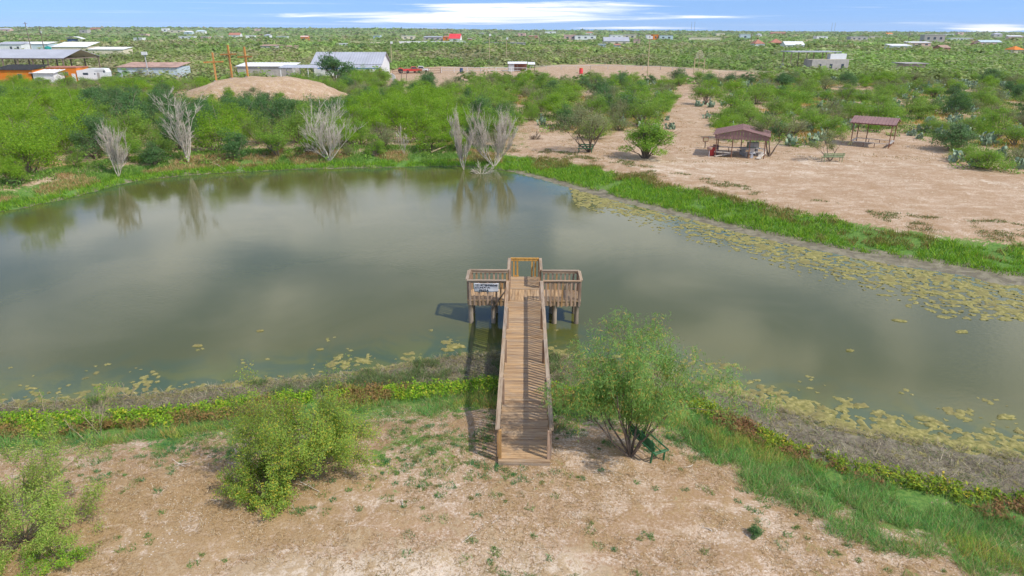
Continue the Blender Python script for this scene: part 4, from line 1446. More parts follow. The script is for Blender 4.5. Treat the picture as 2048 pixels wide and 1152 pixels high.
def building(name, label, cat, px, py, wpx, hm, dm, wall, roof, rtype='flat', rise=.6, rz=0, over=.35, wins=(), door=None, ribs=0, group=None, wm=None, sink=.4):
    x, y, z = GF(px, py) if py > 100 else G(px, py)
    w = wm or wpx / pxm(y)
    root = thing(name, label, cat, (x, y, z), rz, group)
    BUILD_KEEP.append((x, y + dm / 2, max(w, dm) * .58))
    # walls with real openings read as boxes with recessed panes set on the face
    MB().box(-w / 2, w / 2, 0, dm, -sink, hm).build('wall', M[wall], root)
    if rtype == 'flat':
        MB().box(-w / 2 - over, w / 2 + over, -over, dm + over, hm + .003, hm + .22).build('roof', M[roof], root)
    elif rtype == 'shed':
        rib_roof((-w / 2 - over, -over, hm + .02), (w / 2 + over, -over, hm + .02), (w / 2 + over, dm + over, hm + rise), (-w / 2 - over, dm + over, hm + rise), ribs or max(4, int(w / 1.0)), .06).build('roof', M[roof], root)
    elif rtype == 'gable_x':      # ridge left-right
        n = ribs or max(4, int(w / 1.0))
        rib_roof((-w / 2 - over, -over, hm - .02), (w / 2 + over, -over, hm - .02), (w / 2 + over, dm / 2, hm + rise), (-w / 2 - over, dm / 2, hm + rise), n, .06).build('roof', M[roof], root)
        rib_roof((-w / 2 - over, dm + over, hm - .02), (w / 2 + over, dm + over, hm - .02), (w / 2 + over, dm / 2 + .003, hm + rise), (-w / 2 - over, dm / 2 + .003, hm + rise), n, .06).build('roof', M[roof], root)
        for s in (-1, 1):
            xx = s * (w / 2 - .06)
            MB().prism([(xx, 0.02, hm), (xx, dm - .02, hm), (xx, dm / 2, hm + rise - .12)], (s * .05, 0, 0)).build('gable', M[wall], root)
    elif rtype == 'gable_y':
        n = ribs or max(4, int(dm / 1.0))
        for s in (-1, 1):
            rib_roof((s * (w / 2 + over), -over, hm - .02), (s * (w / 2 + over), dm + over, hm - .02), (s * .002, dm + over, hm + rise), (s * .002, -over, hm + rise), n, .06).build('roof', M[roof], root)
        MB().prism([(-w / 2 + .02, .01, hm), (w / 2 - .02, .01, hm), (0, .01, hm + rise - .1)], (0, .05, 0)).build('gable', M[wall], root)
    elif rtype == 'hip':
        b = MB(); o = over; m = min(w, dm) / 2
        V = [(-w / 2 - o, -o, hm), (w / 2 + o, -o, hm), (w / 2 + o, dm + o, hm), (-w / 2 - o, dm + o, hm), (-max(w / 2 - m, .2), dm / 2, hm + rise), (max(w / 2 - m, .2), dm / 2, hm + rise)]
        b.add(V, [(0, 1, 5, 4), (1, 2, 5), (2, 3, 4, 5), (3, 0, 4), (3, 2, 1, 0)]).build('roof', M[roof], root)
    for (cx, cz, ww, wh) in wins:
        o = MB().box(cx - ww / 2 - .07, cx + ww / 2 + .07, -.05, .04, cz - wh / 2 - .07, cz + wh / 2 + .07).build('window', M['concrete'], root)
        MB().box(cx - ww / 2, cx + ww / 2, -.065, .03, cz - wh / 2, cz + wh / 2).build('pane', M['glass'], o)
    if door:
        cx, ww, wh, mt = door
        MB().box(cx - ww / 2, cx + ww / 2, -.04, .04, -sink, wh).build('door', M[mt], root)
    return root


# block hut on the right, flat roof canopy behind
hut = building('block_hut', 'grey concrete block hut with three windows and a flat canopy behind it', 'hut', 1657, 144, 77, 4.0, 5, 'concrete', 'concrete', 'none', rz=R(6),
               wins=((-3.3, 2.1, .85, 1.3), (.3, 2.1, .85, 1.3), (4.0, 2.1, .85, 1.3)))
MB().box(-7.2, 7.2, -.02, .25, 4.0, 4.12).build('parapet', M['cream'], hut)
MB().box(-11.0, 5.0, 3.2, 11, 6.0, 6.25).build('canopy_roof', M['greyroof'], hut)
for xx in (-10, -5, 0, 4.2):
    for yy in (5.3, 10.5):
        MB().box(xx - .12, xx + .12, yy - .12, yy + .12, 0, 6.0).build('canopy_post', M['palewood'], hut)
MB().box(1.2, 6.4, 2.6, 4.6, 4.003, 5.6).build('upper_wall', M['white'], hut)
building('low_hut', 'small hut with a low flat grey roof sunk in scrub right of the block hut', 'hut', 1828, 140, 40, 2.2, 7, 'pink', 'concrete', 'flat', over=.6)

# barn with grey metal roof, verandah with blue edge
barn = building('barn', 'white barn with a large grey metal roof beside the dirt arena', 'barn', 694, 152, 136, 3.1, 14, 'white', 'greyroof', 'gable_x', rise=3.0, over=.5, ribs=26,
                wins=((5.8, 1.7, .9, 1.0),))
bx, by, bz = barn.location
ver = thing('verandah', 'long low grey roof on white posts with a blue edge before the barn', 'shelter', (bx + 1.0, by - 8.0, bz))
rib_roof((-17, -1.6, 2.6), (9.5, -1.6, 2.6), (9.5, 4.2, 3.1), (-17, 4.2, 3.1), 30).build('roof', M['greyroof'], ver)
MB().box(-6.5, 9.6, -1.70, -1.62, 2.35, 2.58).build('fascia', M['bluetrim'], ver)
for i in range(8):
    for yy in (-1.3, 3.9):
        MB().box(-16.5 + i * 3.65 - .1, -16.5 + i * 3.65 + .1, yy - .1, yy + .1, -.2, 2.55 + (.4 if yy > 0 else 0)).build('post', M['white'], ver)
MB().box(-2.5, 1.2, .5, .7, -.2, 1.5).build('low_wall', M['concrete'], ver)
MB().box(3.0, 7.8, 2.6, 2.75, -.2, 1.2).build('low_wall', M['terracotta'], ver)
BUILD_KEEP.append((bx - 4, by - 8, 13)); BUILD_KEEP.append((bx - 13, by - 8, 6)); BUILD_KEEP.append((bx + 8, by - 8, 5))
building('long_shed', 'long low white-roofed shed between the mound and the barn', 'shed', 530, 152, 110, 2.6, 7, 'concrete', 'whiteroof', 'shed', rise=.7, ribs=18)
building('long_shed', 'long shed with half rusty half white roof and pale blue wall left of the mound', 'shed', 296, 157, 118, 2.8, 8, 'paleblue', 'rust', 'shed', rise=.9, ribs=16)
x, y, z = G(325, 157)

# open arena roof on steel posts, far left
x, y, z = G(70, 160)
ar = thing('open_shed', 'big open-sided shed with pale grey metal roof on thin posts at far left', 'shed', (x, y, z), R(-3))
w0, w1 = -16.0, 8.4
rib_roof((w0, 0, 5.0), (w1, 0, 5.0), (w1, 7.5, 6.9), (w0, 7.5, 6.9), 26).build('roof', M['greyroof'], ar)
rib_roof((w0, 15, 5.0), (w1, 15, 5.0), (w1, 7.503, 6.9), (w0, 7.503, 6.9), 26).build('roof', M['greyroof'], ar)
for i in range(7):
    for yy in (.3, 14.7):
        xx = w0 + .4 + i * (w1 - w0 - .8) / 6
        MB().box(xx - .13, xx + .13, yy - .13, yy + .13, -.3, 4.95).build('post', M['pole'], ar)
for i in range(7):
    xx = w0 + .4 + i * (w1 - w0 - .8) / 6
    MB().beam((xx, .3, 4.8), (xx, 14.7, 4.8), .12, .25).build('tie_beam', M['pole'], ar)
for yy in (.12, 14.88):
    MB().beam((w0, yy, 4.82), (w1, yy, 4.82), .1, .2).build('eave_beam', M['pole'], ar)
BUILD_KEEP.append((x - 4, y + 7, 15))
# orange house in front of it, with white lean-to
building('orange_house', 'orange walled house with dark roof at far left behind the bushes', 'house', 30, 170, 78, 3.2, 6, 'orange', 'tyre', 'shed', rise=.9, over=.3, wins=((1.5, 1.8, .9, .9),))
oh = building('orange_house', 'orange house with a flat top beside the white camper trailer', 'house', 128, 167, 58, 3.3, 5, 'orange', 'terracotta', 'flat', over=.1, wins=((1.0, 2.0, .7, .7),), door=(2.6, .9, 2.0, 'white'))
building('white_lean_to', 'low white-roofed lean-to in front of the orange house', 'shed', 88, 170, 44, 2.4, 4, 'white', 'whiteroof', 'shed', rise=.6)
# camper trailer
x, y, z = G(185, 167)
rv = thing('camper_trailer', 'white camper trailer parked behind the thicket at far left', 'trailer', (x, y, z), R(3))
MB().prism([(-3.3, 0, .55), (2.0, 0, .55), (2.0, 0, 1.25), (3.5, 0, 1.35), (3.6, 0, 2.4), (3.2, 0, 3.2), (-.6, 0, 3.25), (-1.6, 0, 3.0), (-3.3, 0, 2.75)], (0, 2.4, 0)).build('body', M['white'], rv)
for (a, b, c, d) in ((-1.9, -.7, 1.75, 2.25), (.7, 1.0, 1.85, 2.15), (2.9, 3.3, 2.3, 2.8)):
    MB().box(a, b, -.02, .02, c, d).build('window', M['glass'], rv)
MB().box(1.35, 1.95, -.02, .02, .75, 2.3).build('door', M['concrete'], rv)
MB().box(.9, 3.2, -.03, .02, 2.62, 2.68).build('stripe', M['dark'], rv)
for xx in (-1.5, -.7):
    MB().tube([(xx, -.02, .36), (xx, .22, .36)], .36, 12).build('wheel', M['tyre'], rv)
MB().box(2.6, 2.75, 1.0, 1.15, 0, 1.3).build('jack_leg', M['dark'], rv)
BUILD_KEEP.append((x, y, 4))

# white buildings behind, far left
building('white_house', 'white house with grey roof and two small windows at the far left edge', 'house', 18, 108, 52, 4.0, 9, 'white', 'greyroof', 'shed', rise=1.2, wins=((1.5, 2.2, 1.1, 1.4), (5.2, 2.2, 1.1, 1.4)))
building('pale_shed', 'pale blue-white shed with a green door behind the open shed', 'shed', 72, 107, 50, 4.3, 9, 'paleblue', 'whiteroof', 'shed', rise=1.0, door=(-7, 2.4, 2.6, 'teal'))
building('white_shed', 'broad white-roofed shed right of the teal tank', 'shed', 140, 109, 70, 3.0, 12, 'cream', 'whiteroof', 'shed', rise=2.2)
building('white_shed', 'low white-roofed open lean-to beside cream walls left of the scrub', 'shed', 212, 112, 70, 2.6, 9, 'cream', 'whiteroof', 'shed', rise=.9)
x, y, z = G(97, 109)
tk = thing('water_tank', 'teal water tank beside the white sheds at far left', 'tank', (x, y, z))
MB().tube([(0, 0, 0), (0, 0, 3.0), (0, 0, 3.5)], [1.6, 1.6, .5], 14).build('tank_body', M['teal'], tk)
MB().tube([(0, 0, 3.45), (0, 0, 3.7)], .4, 10).build('lid', M['dark'], tk)
x, y, z = G(147, 90)
cp = thing('carport', 'dark blue carport with curved white roof in the far left field', 'carport', (x, y, z), R(10))
MB().box(-5, 1, 1, 7, 0, 4.2).build('body', M['blue'], cp)
pts = [(-6 + 13 * t, 0, 4.3 + 2.6 * math.sin(PI * (0.15 + .75 * t)) - 1.0) for t in [i / 8 for i in range(9)]]
V = [(p[0], -.5, p[2]) for p in pts] + [(p[0], 8, p[2]) for p in pts] + [(p[0], -.5, p[2] + .15) for p in pts] + [(p[0], 8, p[2] + .15) for p in pts]
Fa = []
for i in range(8):
    Fa += [(i, i + 1, i + 10, i + 9), (i + 18, i + 27, i + 28, i + 19), (i, i + 18, i + 19, i + 1), (i + 9, i + 10, i + 28, i + 27)]
Fa += [(0, 9, 27, 18), (8, 26, 35, 17)]
MB().add(V, Fa).build('curved_roof', M['whiteroof'], cp)
for xx in (4.5, 6.5):
    MB().box(xx - .1, xx + .1, 0, .2, 0, 4.3).build('post', M['white'], cp)
x, y, z = G(125, 90)
tag(MB().box(-2, 2, 0, 3, -.2, 2.7).box(-2.1, 2.1, -.1, 3.1, 2.7, 2.85).box(-.6, .6, -.06, 0, 0, 2.1).build('yellow_shed', M['yellow'], None, loc=(x, y, z)), 'small yellow shed left of the dark blue carport', 'shed')

FARB = [
    # name, label, px, base py, width px, height m, depth, wall, roof, type, rise
    ('far_house', 'faded grey-pink house on the horizon at the left edge', 8, 66, 24, 6, 12, 'pink', 'greyroof', 'gable_x', 3),
    ('far_house', 'grey box house on the horizon left of the crosses', 166, 68, 17, 7, 12, 'concrete', 'whiteroof', 'flat', 1),
    ('far_house', 'brick-red long house on the skyline left of the crosses', 188, 63, 16, 6, 14, 'terracotta', 'terracotta', 'gable_x', 2),
    ('far_house', 'pale pink flat house below the skyline left of the crosses', 284, 74, 18, 4, 10, 'pink', 'pink', 'flat', 1),
    ('far_house', 'tall white building on the skyline above the crosses', 329, 66, 13, 10, 12, 'white', 'whiteroof', 'flat', 1),
    ('far_shed', 'long white open roof right of the tall white skyline building', 350, 67, 32, 6, 10, 'cream', 'whiteroof', 'flat', 1),
    ('mobile_home', 'white mobile home in the scrub left of the crosses', 275, 83, 20, 3, 6, 'white', 'whiteroof', 'flat', 1),
    ('far_house', 'white long house in the scrub above the left cross', 372, 80, 31, 3.6, 8, 'white', 'whiteroof', 'flat', 1),
    ('far_house', 'pale blue-white house behind the white long house', 375, 70, 18, 5, 8, 'paleblue', 'whiteroof', 'hip', 2),
    ('far_house', 'white hip-roofed house on the slope above the middle cross', 400, 68, 19, 5, 9, 'white', 'paleblue', 'hip', 2.5),
    ('far_house', 'pale pink row house right of the white long house', 408, 79, 17, 3, 8, 'pink', 'whiteroof', 'flat', 1),
    ('far_house', 'cream low house above the middle cross', 434, 78, 14, 3, 8, 'cream', 'whiteroof', 'flat', 1),
    ('far_house', 'house with dull red roof and white walls above the crosses', 468, 76, 23, 3.5, 10, 'white', 'terracotta', 'gable_x', 3.5),
    ('far_house', 'white broken walls right of the dull red roof', 500, 77, 18, 3.5, 8, 'white', 'whiteroof', 'flat', 1),
    ('far_house', 'small white house with grey roof above the barn tree', 533, 77, 12, 4, 8, 'white', 'greyroof', 'hip', 2),
    ('far_house', 'white wide low house left of the orange cottage', 562, 78, 22, 3, 8, 'white', 'whiteroof', 'flat', 1),
    ('far_house', 'small orange cottage in the scrub above the barn', 608, 81, 15, 3.5, 8, 'orange', 'pink', 'gable_x', 1.5),
    ('far_house', 'pink-white house on the slope above the barn', 514, 63, 11, 6, 9, 'pink', 'whiteroof', 'flat', 1),
    ('far_house', 'pale ruined walls behind the crosses right side', 536, 101, 30, 2.4, 7, 'concrete', 'rust', 'shed', .6),
    ('far_house', 'pale fence-like ruined shed above the barn', 578, 101, 24, 2.2, 6, 'pink', 'rust', 'shed', .5),
    ('far_shed', 'white low shed above the right end of the barn', 686, 95, 16, 2.4, 6, 'white', 'whiteroof', 'flat', 1),
    ('far_shed', 'green-roofed shed in trees above the arena', 752, 78, 14, 4, 8, 'paleblue', 'palegreen', 'gable_x', 1.5),
    ('far_house', 'white open terrace house left of the grey long house', 816, 80, 28, 4.5, 9, 'cream', 'whiteroof', 'flat', 1),
    ('far_house', 'grey long house left of the bright red roof', 864, 82, 36, 4, 9, 'concrete', 'greyroof', 'shed', 1),
    ('far_house', 'orange wall section joined to the left of the bright red roof', 892, 82, 14, 4.2, 8, 'orange', 'terracotta', 'shed', 1.2),
    ('red_roof_house', 'house with bright red roof and white walls beyond the long wall', 908, 83, 23, 3, 10, 'white', 'redroof', 'gable_x', 5),
    ('far_shed', 'tiny orange brick hut above the white wall', 938, 85, 7, 3.5, 5, 'terracotta', 'whiteroof', 'flat', 1),
    ('far_shed', 'grey-white small house on the slope above the arena', 963, 70, 9, 5, 8, 'concrete', 'whiteroof', 'flat', 1),
    ('far_house', 'white and pink two-level house left of the warehouses', 1042, 73, 15, 6, 9, 'pink', 'white', 'flat', 1),
    ('far_shed', 'rusty red low shed left of the warehouses', 1066, 76, 18, 3.2, 8, 'terracotta', 'rust', 'shed', .8),
    ('far_shed', 'grey stone slab wall hut behind the arena', 1035, 92, 30, 2.4, 8, 'concrete', 'concrete', 'flat', 1),
    ('warehouse', 'pink-walled warehouse with white doors above the arena', 1139, 79, 24, 5, 14, 'pink', 'rust', 'shed', 1),
    ('warehouse', 'long white warehouse right of the pink warehouse', 1170, 79, 42, 5, 14, 'white', 'greyroof', 'flat', 1),
    ('warehouse', 'white warehouse with two bays above the grey-roofed house', 1232, 78, 25, 5.5, 14, 'white', 'whiteroof', 'flat', 1),
    ('warehouse', 'cream warehouse joined right of the two-bay white one', 1258, 77, 25, 5.5, 14, 'cream', 'whiteroof', 'flat', 1),
    ('far_house', 'large grey-roofed house with cream wall in the scrub behind the arena', 1232, 90, 50, 3.2, 12, 'cream', 'greyroof', 'gable_x', 3.2),
    ('far_house', 'pink box house right of the large grey roof', 1272, 89, 13, 4.5, 8, 'pink', 'pink', 'flat', 1),
    ('far_shed', 'small blue-white shed below the large grey roof', 1203, 96, 15, 2.6, 6, 'paleblue', 'whiteroof', 'flat', 1),
    ('far_shed', 'tiny pink and blue shed below the large grey roof', 1235, 98, 11, 2.6, 6, 'paleblue', 'terracotta', 'shed', .8),
    ('far_house', 'pink-roofed house on the slope above the warehouses', 1178, 70, 15, 5, 9, 'white', 'terracotta', 'hip', 2.5),
    ('warehouse', 'white warehouse left of the orange one', 1300, 78, 17, 6, 12, 'white', 'pink', 'flat', 1),
    ('warehouse', 'bright orange warehouse front among white ones', 1310, 79, 11, 6.5, 12, 'orange', 'orange', 'flat', 1),
    ('warehouse', 'long pale grey warehouse right of the orange one', 1331, 79, 27, 5.5, 12, 'paleblue', 'greyroof', 'flat', 1),
    ('far_wall', 'long cream boundary wall in the right half of the horizon', 1408, 79, 62, 3, 3, 'cream', 'cream', 'flat', 1),
    ('far_house', 'tall white and blue house cluster right of the cream wall', 1489, 78, 20, 7.5, 10, 'paleblue', 'whiteroof', 'flat', 1),
    ('far_house', 'white house with grey roof low on the right horizon', 1518, 72, 9, 4, 8, 'white', 'greyroof', 'hip', 2),
    ('far_house', 'house with pyramid terracotta roof and white wall left of the white arched tent', 1518, 95, 20, 3, 9, 'white', 'terracotta', 'hip', 3),
    ('far_house', 'second pyramid terracotta roof beside the white arched tent', 1552, 92, 24, 2.8, 9, 'terracotta', 'terracotta', 'hip', 3),
    ('far_shed', 'white arched tent-like shed on the right', 1588, 96, 38, 2.5, 9, 'white', 'whiteroof', 'gable_x', 2.2),
    ('far_house', 'brick-red long roof on the right horizon', 1555, 68, 30, 5, 10, 'terracotta', 'terracotta', 'gable_x', 2),
    ('far_house', 'white house beside orange earth heaps on the right', 1643, 78, 24, 4.5, 9, 'white', 'whiteroof', 'flat', 1),
    ('far_house', 'grey building with dark openings right of the orange earth', 1717, 80, 36, 5, 10, 'concrete', 'greyroof', 'flat', 1),
    ('far_house', 'cream flat house right of the grey building with openings', 1752, 76, 22, 3.5, 9, 'cream', 'whiteroof', 'flat', 1),
    ('far_house', 'orange-roofed cottage on the right skyline', 1778, 70, 14, 5, 9, 'cream', 'orange', 'gable_x', 2),
    ('warehouse', 'large grey box warehouse with dark open front on the right', 1867, 82, 38, 8, 14, 'concrete', 'whiteroof', 'flat', 1),
    ('far_shed', 'white long low sheds right of the grey box warehouse', 1922, 80, 44, 3.6, 10, 'white', 'whiteroof', 'flat', 1),
    ('far_house', 'white flat roof house on the right skyline', 1898, 70, 16, 4.5, 8, 'white', 'whiteroof', 'flat', 1),
    ('far_shed', 'sprawl of white low roofs in the scrub above the low hut', 1802, 98, 40, 2.6, 10, 'white', 'whiteroof', 'shed', 1),
    ('far_shed', 'white and pink roof line behind the sprawl of white roofs', 1838, 91, 44, 2.8, 8, 'pink', 'whiteroof', 'shed', .8),
    ('far_shed', 'brown thatched shed in the scrub right of the white roofs', 1890, 103, 18, 2.6, 8, 'terracotta', 'rust', 'gable_x', 1.5),
    ('far_house', 'house with terracotta left wing and pink wall under a teal roof', 1980, 91, 42, 3.4, 9, 'pink', 'paleblue', 'gable_x', 1.6),
    ('far_shed', 'terracotta low wing beside the teal-roofed house', 1958, 90, 18, 2.6, 8, 'terracotta', 'terracotta', 'shed', 1),
    ('far_house', 'orange roof peeping out of the scrub at the right edge', 2036, 107, 20, 2.2, 8, 'cream', 'orange', 'hip', 1.8),
    ('far_house', 'pink and white house group at the right horizon edge', 2030, 77, 26, 4.5, 10, 'pink', 'whiteroof', 'shed', 1.5),
    ('far_house', 'grey roofed house on the right skyline near the edge', 1995, 72, 18, 5, 9, 'concrete', 'greyroof', 'hip', 2.5),
    ('far_house', 'pale house with a tower-like top on the right skyline', 1920, 68, 13, 7, 9, 'pink', 'white', 'flat', 1),
    ('far_house', 'white flat house far off above the grey-roofed house', 1100, 67, 22, 6, 9, 'white', 'whiteroof', 'flat', 1),
    ('far_house', 'cream far house at the skyline above the orange warehouse', 1440, 70, 18, 4.5, 9, 'cream', 'whiteroof', 'flat', 1),
]
for (nm, lab, px, py, wpx, hm, dm, wall, roof, rt, rise) in FARB:
    x, y, z = G(px, py)
    w = wpx / pxm(y)
    k = min(3, max(1, int(wpx / 12)))
    wins = [((i - (k - 1) / 2) * w / (k + .3), hm * .5, min(1.4, w * .12) * (1 + y / 900), hm * .34) for i in range(k)] if nm not in ('far_wall',) else ()
    building(nm, lab, 'wall' if nm == 'far_wall' else 'shed' if 'shed' in nm else 'warehouse' if nm == 'warehouse' else 'house', px, py, wpx, hm, dm, wall, roof, rt, rise, rz=R(random.uniform(-12, 12)) if wpx < 40 else 0, wins=wins, sink=2.0)

# long white block wall beyond the arena
def block_wall(label, pa, pb, h, mat):
    xa, ya, za = G(*pa); xb, yb, zb = G(*pb)
    n = max(6, int(math.hypot(xb - xa, yb - ya) / 6))
    root = thing('block_wall', label, 'wall', (xa, ya, min(za, zb)))
    ux, uy = (xb - xa) / n, (yb - ya) / n
    for i in range(n):
        MB().beam((ux * i + ux * .03, uy * i + uy * .03, h / 2 - .5), (ux * (i + .97), uy * (i + .97), h / 2 - .5), .2, h + 1).build('wall_panel', M[mat], root)
        MB().beam((ux * i, uy * i, -.5), (ux * i, uy * i, h + .25), .4, .4).build('pier', M['concrete'], root)
block_wall('long white block wall below the bright red roof', (797, 91), (932, 89), 3.2, 'white')
block_wall('grey continuation of the block wall right of the orange hut', (933, 89), (1030, 90), 2.2, 'concrete')
block_wall('short white block wall left of the long one above the barn', (740, 92), (770, 91), 2.4, 'cream')


# ------------------------------------------------------------------ crosses on the mound
def mound_xy(px, dy):
    """on the crest of the mound under a photo column"""
    y = MY + dy
    return (px - CX) / F * (y * CP + 7 * SP), y

for lab, px, dy, h, aw, ah, rz, ti in (('left wooden cross of three on the mound', 430, -1.0, 4.6, 3.2, 3.1, R(10), 0.0), ('middle and tallest wooden cross on the mound', 462, 0.5, 5.4, 3.3, 3.9, R(-18), 0.0), ('right wooden cross of three on the mound', 494, .5, 4.9, 3.0, 3.3, R(-18), 0.0)):
    x, y = mound_xy(px, dy)
    z = ground_z(x, y)
    root = thing('wooden_cross', lab, 'cross', (x, y, z - .3), rz, 'crosses on the mound')
    MB().box(-.13, .13, -.12, .12, 0, h + .3).build('upright', M['crosswood'], root)
    MB().beam((-aw / 2, -.175, ah + .24), (aw / 2, -.175, ah + .36), .06, .24).build('crossbar', M['crosswood'], root)
    MB().box(-.35, .35, -.3, .3, .05, .42).build('base_stone', M['concrete'], root)

# ------------------------------------------------------------------ picnic shelters
def gabled_shelter():
    x, y, z = G(1478, 315)
    root = thing('picnic_shelter', 'picnic shelter with maroon gabled roof and ribbed gable front', 'shelter', (x, y, z), R(-19))
    BUILD_KEEP.append((x, y + 1.5, 3.6))
    w, d, he, rise = 5.1, 3.6, 2.25, .62
    for s in (-1, 1):
        rib_roof((s * (w / 2 + .15), -.3, he), (s * (w / 2 + .15), d + .3, he), (s * .002, d + .3, he + rise), (s * .002, -.3, he + rise), 13, .05).build('roof', M['maroon'], root)
    n = 17                                   # ribbed gable panels
    for i in range(n):
        a = -w / 2 + w * i / n; b = -w / 2 + w * (i + 1) / n - .03
        top = lambda q: he - .05 + rise * (1 - abs(q) / (w / 2))
        MB().prism([(a, -.2, he - .42 + .0), (b, -.2, he - .42), (b, -.2, top(b) - .02), (a, -.2, top(a) - .02)], (0, .03 + .03 * (i % 2), 0)).build('gable_panel', M['maroon'], root)
    for xx in (-2.35, -.8, .85, 2.3):
        MB().tube([(xx, 0, -.2), (xx, 0, he - .05)], .05, 8).build('post', M['rustpost'], root)
    for xx in (-2.35, 0, 2.35):
        MB().tube([(xx, d, -.2), (xx, d, he + (.02 if xx else rise - .1))], .05, 8).build('post', M['rustpost'], root)
    for yy in (0.0, d):
        MB().beam((-w / 2, yy, he - .1), (w / 2, yy, he - .1), .08, .1).build('tie_beam', M['rustpost'], root)
    for (p, q) in (((-2.35, .0), (-2.35, d)), ((2.35, .15), (2.35, d)), ((-2.3, d - .05), (2.3, d - .05)), ((-2.3, .06), (-.9, .06))):
        MB().beam((*p, .48), (*q, .48), .26, .06).build('bench_seat', M['deadwood'], root)
    for (a, b) in ((-2.35, 1.2), (-2.35, 2.4), (2.35, 1.2), (2.35, 2.4), (-1.2, d - .05), (1.2, d - .05)):
        MB().box(a - .04, a + .04, b - .04, b + .04, -.1, .45).build('bench_leg', M['rustpost'], root)
    return x, y, z


sx, sy, sz = gabled_shelter()


def local_at(ox, oy, oz, rz, lx, ly):
    c, s = math.cos(rz), math.sin(rz)
    X = ox + c * lx - s * ly; Y = oy + s * lx + c * ly
    return X, Y, ground_z(X, Y)


def at_shelter(lx, ly):
    return local_at(sx, sy, sz, R(-19), lx, ly)


tb = thing('picnic_table', 'grey concrete picnic table under the gabled shelter', 'table', at_shelter(.9, 1.9), R(5))
MB().box(-1.0, 1.0, -.42, .42, .70, .80).build('table_top', M['concrete'], tb)
for s in (-1, 1):
    MB().box(s * .65 - .09, s * .65 + .09, -.3, .3, -.1, .70).build('leg', M['concrete'], tb)
    MB().box(-1.0, 1.0, s * .72 - .14, s * .72 + .14, .40, .47).build('seat', M['concrete'], tb)
    for q in (-1, 1):
        MB().box(q * .65 - .06, q * .65 + .06, s * .72 - .1, s * .72 + .1, -.1, .40).build('leg', M['concrete'], tb)
st = thing('metal_cupboard', 'olive grey metal cupboard standing on the picnic table', 'cupboard', (*at_shelter(1.15, 2.0)[:2], at_shelter(1.15, 2.0)[2] + .80), R(-6))
MB().box(-.55, .55, -.25, .25, 0, .55).build('body', M['palegreen'], st)
MB().box(-.5, -.02, -.27, -.25, .05, .5).build('door', M['concrete'], st)
MB().box(.02, .5, -.27, -.25, .05, .5).build('door', M['concrete'], st)
pd = thing('pedestal', 'white weathered pedestal in front of the table under the gabled shelter', 'pedestal', at_shelter(1.15, .35))
MB().tube([(0, 0, -.1), (0, 0, .45)], [.16, .12], 10).build('shaft', M['white'], pd)
MB().box(-.28, .28, -.2, .2, .45, .52).build('slab', M['white'], pd)
MB().box(-.2, .22, -.05, .05, .52, .95).build('back_board', M['deadwood'], pd)
for lx, ly, l, a, e, lab in ((-1.7, .2, 1.5, R(8), .18, 'grey plank sloping from the bench under the gabled shelter'), (-1.3, 1.0, 1.6, R(30), .1, 'dark board lying on the floor of the gabled shelter'), (2.0, -.15, .9, R(40), .55, 'dark slab propped at the right front post of the gabled shelter')):
    X, Y, Z = at_shelter(lx, ly)
    b = MB().beam((-l / 2, 0, .08), (l / 2, 0, .08 + l * e), .42, .05)
    b.beam((-l / 2 + .05, 0, .12), (-l / 2 + .15, 0, .12), .40, .03)
    tag(b.build('loose_board', M['deadwood'], None, loc=(X, Y, Z), rz=a), lab, 'board')
dr = thing('drum', 'dull red steel drum at the left front corner of the gabled shelter', 'drum', at_shelter(-2.75, .6))
MB().tube([(0, 0, 0), (0, 0, .3), (0, 0, .31), (0, 0, .6), (0, 0, .61), (0, 0, .9)], [.29, .29, .31, .31, .29, .29], 14).build('barrel', M['red'], dr)
MB().tube([(0, 0, .85), (0, 0, .93)], .31, 14).build('rim', M['rustpost'], dr)
dr = thing('drum', 'second red drum behind the first at the gabled shelter', 'drum', at_shelter(-2.45, 1.7))
MB().tube([(0, 0, 0), (0, 0, .45), (0, 0, .9)], [.29, .31, .29], 14).build('barrel', M['maroon'], dr)
MB().tube([(0, 0, .85), (0, 0, .93)], .31, 14).build('rim', M['rustpost'], dr)
X, Y, Z = G(1417, 313)
gr = thing('park_grill', 'rusty orange park grill on a pale post left of the gabled shelter', 'grill', (X, Y, Z))
MB().tube([(0, 0, -.1), (0, 0, .75)], .045, 8).build('post', M['galv'], gr)
MB().tube([(0, 0, .72), (0, 0, .80), (0, 0, 1.0)], [.16, .26, .28], 12).build('fire_bowl', M['rust'], gr)
X, Y, Z = G(1409, 296)
sgn = thing('notice_board', 'small square brown notice board on a post left of the gabled shelter', 'sign', (X, Y, Z))
MB().box(-.05, .05, -.05, .05, -.1, .75).build('post', M['pole'], sgn)
MB().box(-.30, .30, -.07, .02, .72, 1.22).build('board', M['rustpost'], sgn)
MB().box(-.22, .22, -.078, -.072, .80, 1.14).build('faded_panel', M['palewood'], sgn)


